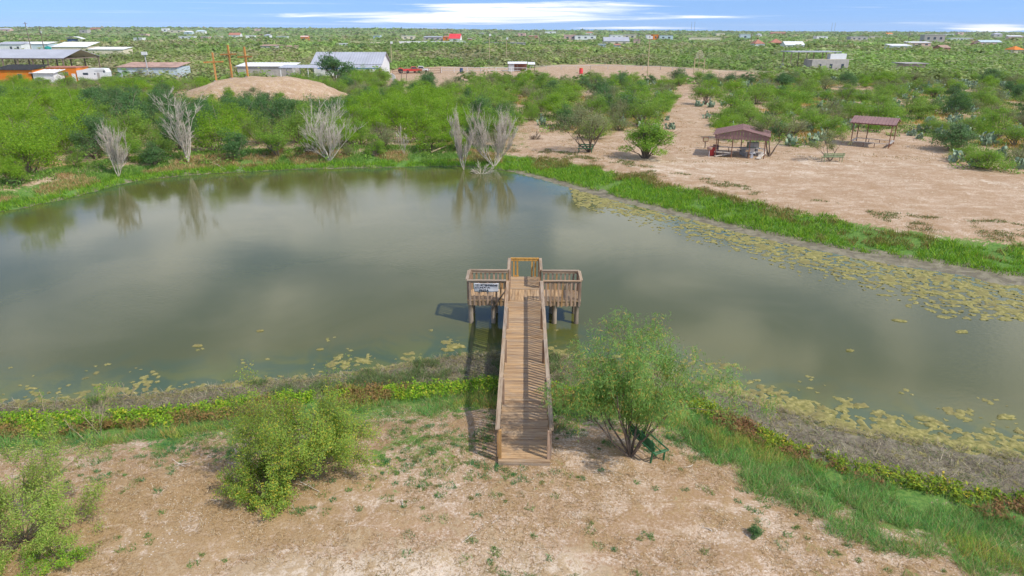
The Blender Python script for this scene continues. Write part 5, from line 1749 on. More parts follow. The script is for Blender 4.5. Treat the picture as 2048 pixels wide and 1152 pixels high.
def ridge_shelter():
    x, y, z = G(1737, 293)
    root = thing('picnic_shelter', 'open picnic shelter with pinkish ribbed metal roof on thin posts at right', 'shelter', (x, y, z), R(-36))
    BUILD_KEEP.append((x, y + 1.2, 3.2))
    w, d, he = 4.3, 3.2, 2.55
    rib_roof((-w / 2 - .15, -.2, he), (w / 2 + .1, -.2, he), (w / 2 + .1, d * .55, he + .55), (-w / 2 - .15, d * .55, he + .55), 14, .05).build('roof', M['maroon'], root)
    rib_roof((-w / 2 - .15, d + .25, he + .05), (w / 2 + .1, d + .25, he + .05), (w / 2 + .1, d * .55 + .003, he + .55), (-w / 2 - .15, d * .55 + .003, he + .55), 14, .05).build('roof', M['maroon'], root)
    for xx in (-1.9, 1.9):
        for yy in (.05, d - .05):
            MB().tube([(xx, yy, -.2), (xx, yy, he)], .055, 8).build('post', M['rustpost'], root)
    MB().tube([(-.9, d - .05, -.2), (-.9, d - .05, he)], .05, 8).build('post', M['rustpost'], root)
    for yy in (.05, d - .05):
        MB().beam((-w / 2, yy, he - .09), (w / 2, yy, he - .09), .08, .1).build('eave_beam', M['rustpost'], root)
        MB().beam((-1.7 if yy < 1 else -1.9, yy, .50), (1.85, yy, .50), .22, .05).build('bench_seat', M['deadwood'], root)
        for xx in (-.6, .5):
            MB().tube([(xx, yy, -.1), (xx, yy, .48)], .04, 6).build('bench_leg', M['rustpost'], root)
    MB().beam((1.88, .2, .52), (1.88, d - .2, .52), .28, .06).build('bench_seat', M['concrete'], root)
    for yy in (.8, 1.5, 2.2):
        MB().tube([(1.88, yy, -.1), (1.88, yy, .49)], .04, 6).build('bench_leg', M['rustpost'], root)
    MB().beam((-1.88, .4, .50), (-1.88, d - .2, .50), .2, .05).build('bench_seat', M['deadwood'], root)


ridge_shelter()


def bench(label, px, py, rz, mat, w=1.5, slats=True, tilt=0):
    x, y, z = G(px, py)
    root = thing('park_bench', label, 'bench', (x, y, z), rz)
    root.rotation_euler = (0, tilt, rz)
    for s in (-1, 1):
        b = MB().tube([(s * w * .42, -.25, -.05), (s * w * .42, -.25, .42)], .03, 6)
        b.tube([(s * w * .42, .25, -.05), (s * w * .42, .22, .45), (s * w * .42, .32, .90)], .03, 6)
        b.tube([(s * w * .42, -.25, .40), (s * w * .42, .22, .42)], .025, 6)
        b.build('leg_frame', M[mat], root)
    if slats:
        for i in range(4):
            MB().box(-w / 2, w / 2, -.27 + i * .12, -.27 + i * .12 + .085, .43, .46).build('seat_slat', M[mat], root)
    else:
        b = MB()
        c = [(-w / 2, -.30, .44), (w / 2, -.30, .44), (w / 2, .2, .44), (-w / 2, .2, .44)]
        for i in range(4):
            b.tube([c[i], c[(i + 1) % 4]], .025, 6)
        b.tube([(-w / 2, -.06, .44), (w / 2, -.06, .44)], .018, 6)
        b.build('seat_frame', M[mat], root)
    for i in range(2):
        MB().beam((-w / 2, .25 + .045 * i, .62 + .17 * i), (w / 2, .25 + .045 * i, .62 + .17 * i), .03, .12 if slats else .15).build('back_slat', M[mat], root)
    return root


bench('dark green slatted bench under the airy mesquite tree', 1170, 305, R(-12), 'greenpaint', 1.6)
bench('faded green bench behind the sparse V-shaped tree', 1663, 322, R(182), 'palegreen', 2.1)
bench('dark green metal bench with empty seat frame beside the pod tree', 1292, 905, R(118), 'greenpaint', 1.25, False, R(-4))

# ------------------------------------------------------------------ arena things
def lamp_post(label, px, py, h, n=1, mat='palewood'):
    x, y, z = GF(px, py)
    root = thing('lamp_post', label, 'lamp post', (x, y, z))
    MB().tube([(0, 0, -.3), (0, 0, h)], [.16, .11], 8).build('pole', M[mat], root)
    MB().beam((-.5, 0, h - .2), (.5, 0, h - .2), .12, .12).build('arm', M[mat], root)
    for s in ((-1, 1) if n == 2 else (1,)):
        MB().box(s * .35 - .35, s * .35 + .35, -.35, .05, h - .1, h + .65).build('floodlight', M['white'], root)


lamp_post('lamp post with white floodlight at the front edge of the dirt arena', 1294, 150, 10.0)
lamp_post('lamp post with white floodlight behind the cattle shed', 1012, 124, 8.5)
lamp_post('lamp post with pale floodlight left of the cattle shed', 978, 128, 10.0)
lamp_post('grey lamp post with two heads left of the mound', 297, 158, 6.0, 2, 'galv')
lamp_post('slim yellowish lamp post behind the right end of the barn', 783, 135, 7.5)
for px, py, h, lab in ((64, 112, 15, 'tall dark utility pole at far left'), (90, 112, 13, 'second dark utility pole right of the first at far left'), (1381, 64, 38, 'thin tall mast on the skyline right of the big cloud'), (1387, 64, 38, 'second thin tall mast beside the first on the skyline'),
                       (1661, 64, 46, 'leaning thin mast on the right skyline'), (1667, 64, 46, 'second leaning thin mast on the right skyline'), (1275, 90, 10, 'dark utility pole by the pink box house'), (1500, 92, 11, 'dark utility pole right of the white and blue houses'), (1078, 88, 11, 'dark utility pole above the arena'), (1813, 92, 12, 'dark utility pole by the white roofs at right')):
    x, y, z = G(px, py)
    root = thing('utility_pole', lab, 'pole', (x, y, z))
    rad = .16 + y * .00012
    MB().tube([(0, 0, -1), (0, 0, h)], [rad, rad * .8], 6).build('pole', M['pole'], root)
    if h < 20:
        MB().beam((-1.1, 0, h - .8), (1.1, 0, h - .8), .15, .15).build('crossarm', M['pole'], root)
        MB().tube([(.4, -.1, h - 3), (.4, -.1, h - 2)], .3, 8).build('transformer', M['galv'], root)


def pipe_fence(label, pts, h, mat, step=3.0, rails=2):
    P = [G(*p) for p in pts]
    ox, oy, oz = P[0]
    root = thing('pipe_fence', label, 'fence', P[0])
    for (a, b) in zip(P[:-1], P[1:]):
        L = math.hypot(b[0] - a[0], b[1] - a[1]); n = max(1, int(L / step))
        for i in range(n + 1):
            t = i / n
            X = a[0] + (b[0] - a[0]) * t; Y = a[1] + (b[1] - a[1]) * t; Z = ground_z(X, Y)
            MB().tube([(X - ox, Y - oy, Z - oz - .2), (X - ox, Y - oy, Z - oz + h)], .07, 6).build('fence_post', M[mat], root)
        for k in range(rails):
            zz = h - .06 - k * h * .45
            MB().tube([(a[0] - ox, a[1] - oy, ground_z(a[0], a[1]) - oz + zz), (b[0] - ox, b[1] - oy, ground_z(b[0], b[1]) - oz + zz)], .055, 6, False).build('fence_rail', M[mat], root)


pipe_fence('rusty brown pipe fence between the barn and the dirt arena', [(785, 149), (880, 147), (880, 145)], 1.5, 'rustpost', 3.0, 3)
pipe_fence('white pipe fence along the left side of the dirt arena', [(882, 146), (960, 146), (1052, 146)], 1.5, 'white', 4.0)
pipe_fence('low wire fence along the far side of the dirt arena', [(1060, 140), (1180, 138), (1320, 139), (1395, 146)], 1.2, 'galv', 5.0, 1)
pipe_fence('cream pipe fence at the right front of the dirt arena', [(1404, 151), (1470, 150), (1545, 152)], 1.4, 'cream', 4.0, 1)
pipe_fence('white picket rails at the right end of the verandah', [(772, 162), (783, 160), (790, 166)], 1.6, 'white', 1.2, 2)
pipe_fence('dark pen posts in front of the barn near the thicket', [(803, 170), (813, 170)], 3.0, 'pole', 1.2, 1)
gt = thing('arena_gate', 'tall pale gateway with an arched wire crown at the right end of the arena', 'gate', G(1396, 148))
for s in (-1, 1):
    MB().tube([(s * 1.45, 0, -.2), (s * 1.45, 0, 4.6)], .13, 8).build('gate_post', M['palewood'], gt)
MB().tube([(-1.45, 0, 3.2), (1.45, 0, 3.2)], .07, 6).build('crossbar', M['palewood'], gt)
for k, rr_ in enumerate((1.05, .7, .35)):
    MB().tube([(rr_ * math.cos(a), .6, 4.4 + 2.3 * (rr_ / 1.05) ** .5 * math.sin(a)) for a in [PI * i / 12 for i in range(13)]], .07, 5).build('arch_wire', M['cream'], gt)
MB().tube([(0, .6, 0), (0, .6, 6.5)], .06, 6).build('arch_pole', M['palewood'], gt)
bl = thing('barrel', 'bright red-orange barrel standing in the dirt arena', 'barrel', G(1161, 147))
MB().tube([(0, 0, 0), (0, 0, .6), (0, 0, .65), (0, 0, 1.5)], [.55, .55, .58, .52], 14).build('barrel_body', M['redroof'], bl)
MB().tube([(0, 0, 1.5), (0, 0, 1.6)], .56, 14).build('rim', M['orange'], bl)
bl = thing('barrel', 'dark blue barrel by the white fence of the arena', 'barrel', G(922, 147))
MB().tube([(0, 0, 0), (0, 0, .7), (0, 0, 1.4)], [.45, .5, .45], 14).build('barrel_body', M['blue'], bl)
MB().tube([(0, 0, 1.38), (0, 0, 1.46)], .48, 14).build('rim', M['dark'], bl)
cs = thing('cattle_shed', 'small open cattle shed with light roof behind the arena fence', 'shed', G(1034, 143))
rib_roof((-3, -.3, 2.3), (3, -.3, 2.3), (3, 4, 2.7), (-3, 4, 2.7), 7).build('roof', M['whiteroof'], cs)
for xx in (-2.8, 0, 2.8):
    for yy in (0, 3.8):
        MB().box(xx - .08, xx + .08, yy - .08, yy + .08, -.2, 2.3).build('post', M['pole'], cs)
MB().box(-2.9, -1.0, -.05, .05, -.1, 2.25).build('side_panel', M['galv'], cs)
MB().box(-2.8, 2.8, 3.6, 3.7, -.1, 2.2).build('back_panel', M['terracotta'], cs)
rib_roof((3.2, -.2, 2.1), (5.4, -.2, 2.1), (5.4, 3.4, 2.6), (3.2, 3.4, 2.6), 4).build('side_roof', M['whiteroof'], cs)
for yy in (0, 3.2):
    MB().box(5.2, 5.35, yy, yy + .15, -.2, 2.1).build('post', M['pole'], cs)
BUILD_KEEP.append((*cs.location[:2], 4.5))


def truck(label, px, py, rz, mat, w=1.0):
    root = thing('pickup_truck', label, 'truck', G(px, py), rz)
    MB().prism([(-2.6, -.9, .45), (2.5, -.9, .45), (2.6, -.9, .95), (1.3, -.9, 1.1), (.75, -.9, 1.75), (-.55, -.9, 1.78), (-.75, -.9, 1.1), (-2.6, -.9, 1.1)], (0, 1.8, 0)).build('body', M[mat], root)
    MB().prism([(1.12, -.92, 1.13), (.70, -.92, 1.66), (-.48, -.92, 1.68), (-.60, -.92, 1.13)], (0, 1.84, 0)).build('window', M['glass'], root)
    for xx in (-1.7, 1.65):
        for yy in (-.95, .75):
            MB().tube([(xx, yy, .38), (xx, yy + .2, .38)], .38, 12).build('wheel', M['tyre'], root)
    for yy in (-.7, .5):
        MB().box(2.55, 2.62, yy, yy + .25, .7, .88).build('headlight', M['white'], root)


truck('white pickup truck parked behind the brown pipe fence', 840, 145, R(8), 'white')
truck('red truck standing left of the white pickup at the barn', 826, 146, R(12), 'red')
tr = thing('tractor', 'small orange-red tractor parked near the barn corner', 'tractor', G(806, 147), R(15))
MB().prism([(-1.3, -.45, .6), (1.5, -.45, .6), (1.5, -.45, 1.2), (0, -.45, 1.3), (-.3, -.45, 1.5), (-1.3, -.45, 1.5)], (0, .9, 0)).build('body', M['redroof'], tr)
for xx, yy, q in ((-.8, -.75, .7), (-.8, .5, .7), (1.2, -.65, .45), (1.2, .45, .45)):
    MB().tube([(xx, yy, q), (xx, yy + .25, q)], q, 12).build('wheel', M['tyre'], tr)
MB().tube([(-.9, 0, 1.5), (-.9, 0, 2.2)], .05, 6).build('steering_post', M['dark'], tr)
BUILD_KEEP.append((*tr.location[:2], 8)); BUILD_KEEP.append((*G(835, 146)[:2], 8))
truck('red car half hidden under the right end of the verandah', 758, 156, R(5), 'red')
fr = thing('wooden_trestle', 'white A-shaped wooden frame left of the block hut', 'frame', G(1562, 143))
for s in (-1, 1):
    MB().beam((s * 1.1, 0, -.1), (0, 0, 2.9), .16, .16).build('strut', M['white'], fr)
MB().beam((-.6, 0, 1.3), (.6, 0, 1.3), .12, .12).build('crossbar', M['white'], fr)
MB().box(1.6, 4.8, 0, .3, -.1, .9).build('low_wall', M['cream'], fr)

# round tree in front of the barn
own_bush('shade_tree', 'big round dark green tree standing in front of the barn', 'tree', 671, 164, 10.5, 8.0, 140, M['lf_dark'], 5200, .045, .02, lobes=22, low=.16, stems=10, bark='bark')
x, y, z = G(671, 164); taken.append((x, y, 4)); BUILD_KEEP.append((x, y - 5, 4))

# ------------------------------------------------------------------ scatter: thicket and field
for (x, y) in [G(1178, 304)[:2], G(1537, 312)[:2], G(1660, 320)[:2], G(1290, 316)[:2]]:
    BUILD_KEEP.append((x, y, 2.6))
for px, py in ((237, 356), (376, 326), (659, 323), (808, 308), (927, 339), (988, 334)):
    x, y, z = G(px, py)
    BUILD_KEEP.append((x, y - .5, 1.9))


def thicket():
    r = random.Random(17)
    # chosen plants along the front edge first
    cand = []
    for i in range(5000):
        Y = r.uniform(44, 126); px = r.uniform(-70, 1012)
        X = (px - CX) / F * (Y * CP + 12 * SP)
        cand.append((X, Y))
    cand = np.array(cand)
    d = sdist(PG, cand[:, 0], cand[:, 1])
    q = ((cand[:, 0] - MX) / 12.5) ** 2 + ((cand[:, 1] - MY) / 9.0) ** 2
    zs = height(cand[:, 0], cand[:, 1], d)
    n = 0
    for (X, Y), dd, qq, z in zip(cand, d, q, zs):
        front = 3.0
        px0, _ = project(X, Y, 1)
        if px0 < 260: front = 4.2
        if dd < front or qq < 1.0:
            continue
        px, py = project(X, Y, z)
        if inpoly(CLEAR, np.array([px]), np.array([py]))[0] or (px > 890 and py > 300):
            continue
        kind = kind_at(px, r)
        h = {'lime': r.uniform(3.8, 5.6), 'mesq': r.uniform(3.2, 5.0), 'dark': r.uniform(3.6, 5.4), 'olive': r.uniform(2.4, 3.8)}[kind]
        if px > 890: h *= .8
        if dd < 6: h *= r.uniform(.5, .9)
        lim = np.interp(px, LIM[:, 0], LIM[:, 1]) + r.uniform(-2, 12)
        while h > 1.2 and project(X, Y, z + h * .95)[1] < lim:
            h *= .92
        if h < 1.4:
            continue
        w = h * r.uniform(1.0, 1.35)
        if not free(X, Y, w * .36):
            continue
        put_bush(X, Y, kind, w, h, r, True)
        taken[-1] = (X, Y, w * .36)
        n += 1
    return n


def field():
    r = random.Random(23)
    n = 0; nc = 0
    # hand-placed front row round the picnic ground
    for kind, px, py, w, h in (('mesq', 1035, 250, 3.4, 2.3), ('mesq', 1062, 240, 3.0, 2.2), ('olive', 1238, 246, 4.8, 4.2), ('mesq', 1285, 250, 6.2, 4.6), ('mesq', 1318, 232, 5.0, 4.2), ('mesq', 1265, 222, 6, 4.4), ('olive', 1220, 215, 6, 4.0),
                               ('mesq', 1408, 208, 5.5, 4.4), ('olive', 1395, 188, 4.5, 3.4), ('mesq', 1455, 252, 5.0, 2.6), ('mesq', 1492, 245, 5.0, 2.8), ('mesq', 1545, 262, 5.5, 3.0), ('olive', 1585, 268, 4.5, 2.4), ('mesq', 1622, 262, 5.0, 3.3),
                               ('mesq', 1700, 235, 5.0, 2.8), ('mesq', 1870, 262, 4.4, 2.2), ('mesq', 1972, 336, 4.6, 2.3), ('mesq', 1925, 318, 3.0, 1.8), ('olive', 2040, 322, 4, 2.2), ('mesq', 2030, 290, 5, 2.6), ('mesq', 1960, 262, 5, 2.4), ('olive', 1985, 205, 5, 3.2),
                               ('lime', 1130, 205, 5, 3), ('mesq', 1085, 215, 5.5, 3.8), ('mesq', 1050, 195, 6, 4.2), ('lime', 985, 215, 5, 3.4)):
        x, y, z = G(px, py)
        put_bush(x, y, kind, w, h, r, True); n += 1
    for px, py, s in ((1082, 250, 2.2), (1243, 252, 2.4), (1342, 258, 2.0), (1335, 240, 1.6), (1395, 212, 2.2), (1420, 214, 2.4), (1446, 210, 2.2), (1412, 236, 1.9), (1655, 258, 2.2), (1612, 262, 2.2), (1842, 262, 2.4), (1862, 250, 2.6), (1882, 268, 2.4), (1905, 258, 2.8), (1925, 268, 2.4),
                     (1822, 270, 1.8), (1838, 276, 1.6), (1945, 250, 2.6), (1908, 322, 2.6), (1950, 332, 2.0), (2000, 312, 2.4), (2035, 335, 2.2), (1985, 285, 2.2), (2020, 262, 2.4), (1740, 200, 2.4), (1765, 196, 2.6), (1790, 205, 2.2), (1800, 180, 2.4), (1280, 256, 1.9), (1308, 260, 1.6)):
        x, y, z = G(px, py)
        put_cactus(x, y, s, r); nc += 1
    N = 11000
    Ya = np.array([math.sqrt(r.uniform(70 ** 2, 178 ** 2)) for _ in range(N)]); pa = np.array([r.uniform(-70, 2120) for _ in range(N)])
    Xa = (pa - CX) / F * (Ya * CP + 12 * SP)
    da = sdist(PG, Xa, Ya); za = height(Xa, Ya, da); na = vnoise(Xa / 13.0, Ya / 13.0, 91)
    pxa, pya = project(Xa, Ya, za)
    bad = dirt_mask(pxa, pya) | (da < 7) | (na < .26) | ((pa < 1012) & (Ya < 128))
    bad |= (pa < 620) & (((Xa - MX) / 16) ** 2 + ((Ya - MY) / 12) ** 2 < 1.2)
    for X, Y, px, py in zip(Xa[~bad], Ya[~bad], pxa[~bad], pya[~bad]):
        if px > 1250 and r.random() < 0.36:
            s = r.uniform(1.5, 3.0)
            if nc < 200 and free(X, Y, s * .3):
                put_cactus(X, Y, s, r); nc += 1
            continue
        u = r.random()
        kind = 'mesq' if u < .50 else 'olive' if u < .74 else 'lime' if u < .88 else 'dark'
        h = r.uniform(1.9, 3.9) * (1.1 if kind != 'olive' else .9)
        w = h * r.uniform(1.25, 1.8)
        if px < 250 and py > 150 and py < 175: h *= .6
        if px < 600 and 150 < Y < 175: h = min(h, 2.0)
        if not free(X, Y, w * .42):
            continue
        if n > 400: break
        put_bush(X, Y, kind, w, h, r, Y < 105); n += 1
    return n, nc


def mound_weeds():
    r = random.Random(5)
    for k, (px, dy, w, h) in enumerate(((372, -10, 3.0, 2.0), (400, -11, 2.6, 1.5), (455, -9.5, 2.6, 2.2), (475, -11, 2.2, 1.8), (520, -10, 2.8, 2.2), (545, -12, 3.0, 2.0), (580, -11, 2.6, 1.9), (625, -10, 2.8, 1.7), (655, -9, 2.4, 1.4), (420, -8.5, 1.2, .8), (505, -7.5, 1.3, .9), (560, -8, 1.2, .7))):
        y = MY + dy
        x = (px - CX) / F * (y * CP + 9 * SP)
        put_bush(x, y, ('mesq', 'olive', 'lime')[k % 3], w, h, r, True)


mound_weeds()
nt_ = thicket()
nf_, nc_ = field()


# ------------------------------------------------------------------ brush to the horizon: one mass
def far_brush():
    r = np.random.default_rng(77)
    P = []
    for (y0, y1, num, hm) in ((150, 330, 4600, 2.4), (330, 620, 6600, 2.6), (620, 1300, 4400, 2.8), (1300, 2600, 4000, 3.6), (2600, 3900, 4500, 4.5)):
        Y = np.sqrt(r.uniform(y0 ** 2, y1 ** 2, num)); px = r.uniform(-160, 2210, num)
        X = (px - CX) / F * (Y * CP + 12 * SP)
        h = hm * r.uniform(.5, 1.35, num)
        w = h * r.uniform(1.2, 2.6, num) * (1 + Y / 2200)
        P.append(np.stack([X, Y, w, h, px], 1))
    P = np.concatenate(P)
    keep = np.ones(len(P), bool)
    keep &= (P[:, 1] > 172)
    z = height(P[:, 0], P[:, 1], np.full(len(P), 150.0))
    zc = P[:, 1] * CP + (CAMH - z) * SP
    py = CY + F * ((CAMH - z) * CP - P[:, 1] * SP) / zc
    keep &= ~dirt_mask(P[:, 4], py)
    n = fbm(P[:, 0] / 38, P[:, 1] / 38, 19)
    keep &= (n > 0.37) | (P[:, 1] > 1700) | (P[:, 1] < 430)
    bl = np.array(BUILD_KEEP)
    for a, b, e in bl:
        dx = P[:, 0] - a; dy = P[:, 1] - b
        keep &= (dx * dx + dy * dy) > (e + P[:, 2] * .35) ** 2
        # low growth only in front of a building
        k = (np.abs(dx * 1.0 - 0) < e) & (dy < 0) & (dy > -60)
        P[k & (P[:, 1] > 200), 3] *= .62
    P = P[keep]; z = z[keep]
    # open meadow at far left
    VV = []; QQ = []; CC = []
    off = 0
    for lo, hi, nl in ((0, 330, 62), (330, 520, 26), (520, 900, 14), (900, 1500, 9), (1500, 9999, 6)):
        k = (P[:, 1] >= lo) & (P[:, 1] < hi)
        B = P[k]; zz = z[k]; m = len(B)
        if not m: continue
        d = r.normal(size=(m, nl, 3)); d[..., 2] = np.abs(d[..., 2]) * .9 + .05
        d /= np.linalg.norm(d, axis=2)[..., None]
        c = np.stack([B[:, 0], B[:, 1], zz - .1], 1)[:, None, :] + d * np.stack([B[:, 2] * .5, B[:, 2] * .5, B[:, 3]], 1)[:, None, :] * r.uniform(.7, 1.08, (m, nl, 1))
        dd = d.reshape(-1, 3); cc = c.reshape(-1, 3)
        size = np.repeat(B[:, 2], nl) * (1.5 / math.sqrt(nl))
        nr = dd + r.normal(size=dd.shape) * .35; nr[:, 2] += .9
        nr /= np.linalg.norm(nr, axis=1)[:, None]
        t = r.normal(size=dd.shape); t -= nr * (t * nr).sum(1)[:, None]; t /= np.linalg.norm(t, axis=1)[:, None]
        s = np.cross(nr, t)
        l = (size * r.uniform(.5, 1.2, len(size)))[:, None] * .5; w = l * r.uniform(.5, .9, len(size))[:, None]
        V = np.stack([cc - t * l, cc + s * w, cc + t * l, cc - s * w], 1).reshape(-1, 3)
        u = .5 * r.random(m) + .9 * (fbm(B[:, 0] / 30, B[:, 1] / 60, 405) - .27); v = r.random(m)
        base = np.where((u < .52)[:, None], np.array([.200, .310, .070]), np.where((u < .84)[:, None], np.array([.260, .300, .120]), np.where((u < .93)[:, None], np.array([.120, .220, .070]), np.array([.32, .28, .20]))))
        dr_ = fbm(B[:, 0] / 55, B[:, 1] / 120, 401)
        base = base * (.80 + .4 * v)[:, None] * (.62 + .8 * dr_)[:, None]
        base = base * (1 - sstep(fbm(B[:, 0] / 80, B[:, 1] / 160, 403), .5, .62)[:, None] * np.array([-.18, .04, -.25]))
        col = np.repeat(base, nl, 0) * r.uniform(.82, 1.2, (len(dd), 1))
        VV.append(V); CC.append(np.repeat(col, 4, 0)); QQ.append(np.arange(len(V)).reshape(-1, 4) + off); off += len(V)
    me = mesh_np('far_brush', np.concatenate(VV), [np.concatenate(QQ)], [M['tint']], False, None, None, np.concatenate(CC))
    o = link('far_brush', me)
    tag(o, 'green scrub reaching away to the horizon behind the arena', 'scrub', kind='stuff')


far_brush()


def low_scrub():
    """uncountable knee-high growth between the bushes"""
    r = np.random.default_rng(78)
    Y = np.sqrt(r.uniform(50 ** 2, 200 ** 2, 16000)); px = r.uniform(-80, 2130, len(Y))
    X = (px - CX) / F * (Y * CP + 12 * SP)
    d = sdist(PG, X, Y); z = height(X, Y, d)
    pxx, pyy = project(X, Y, z)
    n = fbm(X / 7, Y / 7, 301)
    left = (px < 900) & (d > np.where(px > 330, 1.7, 3.2)) & (Y < 118)
    ok = (left & (n > .36)) | ((px >= 880) & (d > 8) & (n > .46) & ~dirt_mask(pxx, pyy))
    ok &= ~inpoly(CLEAR, pxx, pyy)
    q = ((X - MX) / 13.5) ** 2 + ((Y - MY) / 9.5) ** 2
    ok &= (q > .9) | (r.random(len(X)) < .04)
    X, Y, z, d, px = X[ok], Y[ok], z[ok], d[ok], px[ok]
    m = len(X); nl = 20
    h = r.uniform(.35, 1.25, m) * np.where(px < 900, 1.25, .9); w = h * r.uniform(1.2, 2.2, m)
    dd = r.normal(size=(m, nl, 3)); dd[..., 2] = np.abs(dd[..., 2]) * 1.1 + .05
    dd /= np.linalg.norm(dd, axis=2)[..., None]
    c = np.stack([X, Y, z], 1)[:, None, :] + dd * np.stack([w * .5, w * .5, h], 1)[:, None, :] * r.uniform(.4, 1.1, (m, nl, 1))
    V, Q = leaves(c.reshape(-1, 3), dd.reshape(-1, 3), .30, .12, r, up=.5)
    u = r.random(m)
    base = np.where((u < .45)[:, None], np.array([.19, .33, .045]), np.where((u < .75)[:, None], np.array([.11, .22, .05]), np.where((u < .92)[:, None], np.array([.25, .28, .10]), np.array([.34, .27, .15]))))
    col = np.repeat(base * r.uniform(.75, 1.25, (m, 1)), nl, 0) * r.uniform(.75, 1.3, (m * nl, 1))
    me = mesh_np('low_scrub', V, [Q], [M['tint']], False, None, None, np.repeat(col, 4, 0))
    tag(link('low_scrub', me), 'low green undergrowth between the bushes behind the pond', 'undergrowth', kind='stuff')


low_scrub()


# ------------------------------------------------------------------ grass and bank plants
def blades(P, h, w, col, r, lean=.35, nb=5, spread=.06, curl=False):
    """tufts of pointed blades; P (n,3), h,w arrays, col (n,3)"""
    n = len(P)
    P = np.repeat(P, nb, 0); h = np.repeat(h, nb) * r.uniform(.55, 1.2, n * nb); w = np.repeat(w, nb); col = np.repeat(col, nb, 0)
    m = len(P)
    off = r.normal(size=(m, 2)) * spread
    b = P.copy(); b[:, :2] += off
    a = r.uniform(0, 2 * PI, m)
    side = np.stack([np.cos(a), np.sin(a), np.zeros(m)], 1) * (w * .5)[:, None]
    ln = r.normal(size=(m, 2)) * lean
    tip = b + np.stack([ln[:, 0] * h, ln[:, 1] * h, h], 1)
    V = np.stack([b - side, b + side, tip], 1).reshape(-1, 3)
    c = col * r.uniform(.7, 1.3, (m, 1))
    return V, np.repeat(c, 3, 0)


def scatter_pts(r, n, x0, x1, y0, y1):
    return r.uniform(x0, x1, n), r.uniform(y0, y1, n)


def pix_filter(x, y, m=60):
    z = np.full(x.shape, .5)
    zc = y * CP + (CAMH - z) * SP
    px = CX + F * x / zc; py = CY + F * ((CAMH - z) * CP - y * SP) / zc
    return (px > -m) & (px < 2048 + m) & (py < 1152 + m * 2), px, py


def pick(r, n, cols, probs):
    cols = np.array(cols); return cols[r.choice(len(cols), n, p=np.array(probs) / sum(probs))]


def make_stuff(name, label, parts, mat, cat='grass'):
    V = np.concatenate([p[0] for p in parts]); Cc = np.concatenate([p[1] for p in parts])
    me = mesh_np(name, V, [np.arange(len(V)).reshape(-1, 3)], [mat], False, None, None, Cc)
    tag(link(name, me), label, cat, kind='stuff')


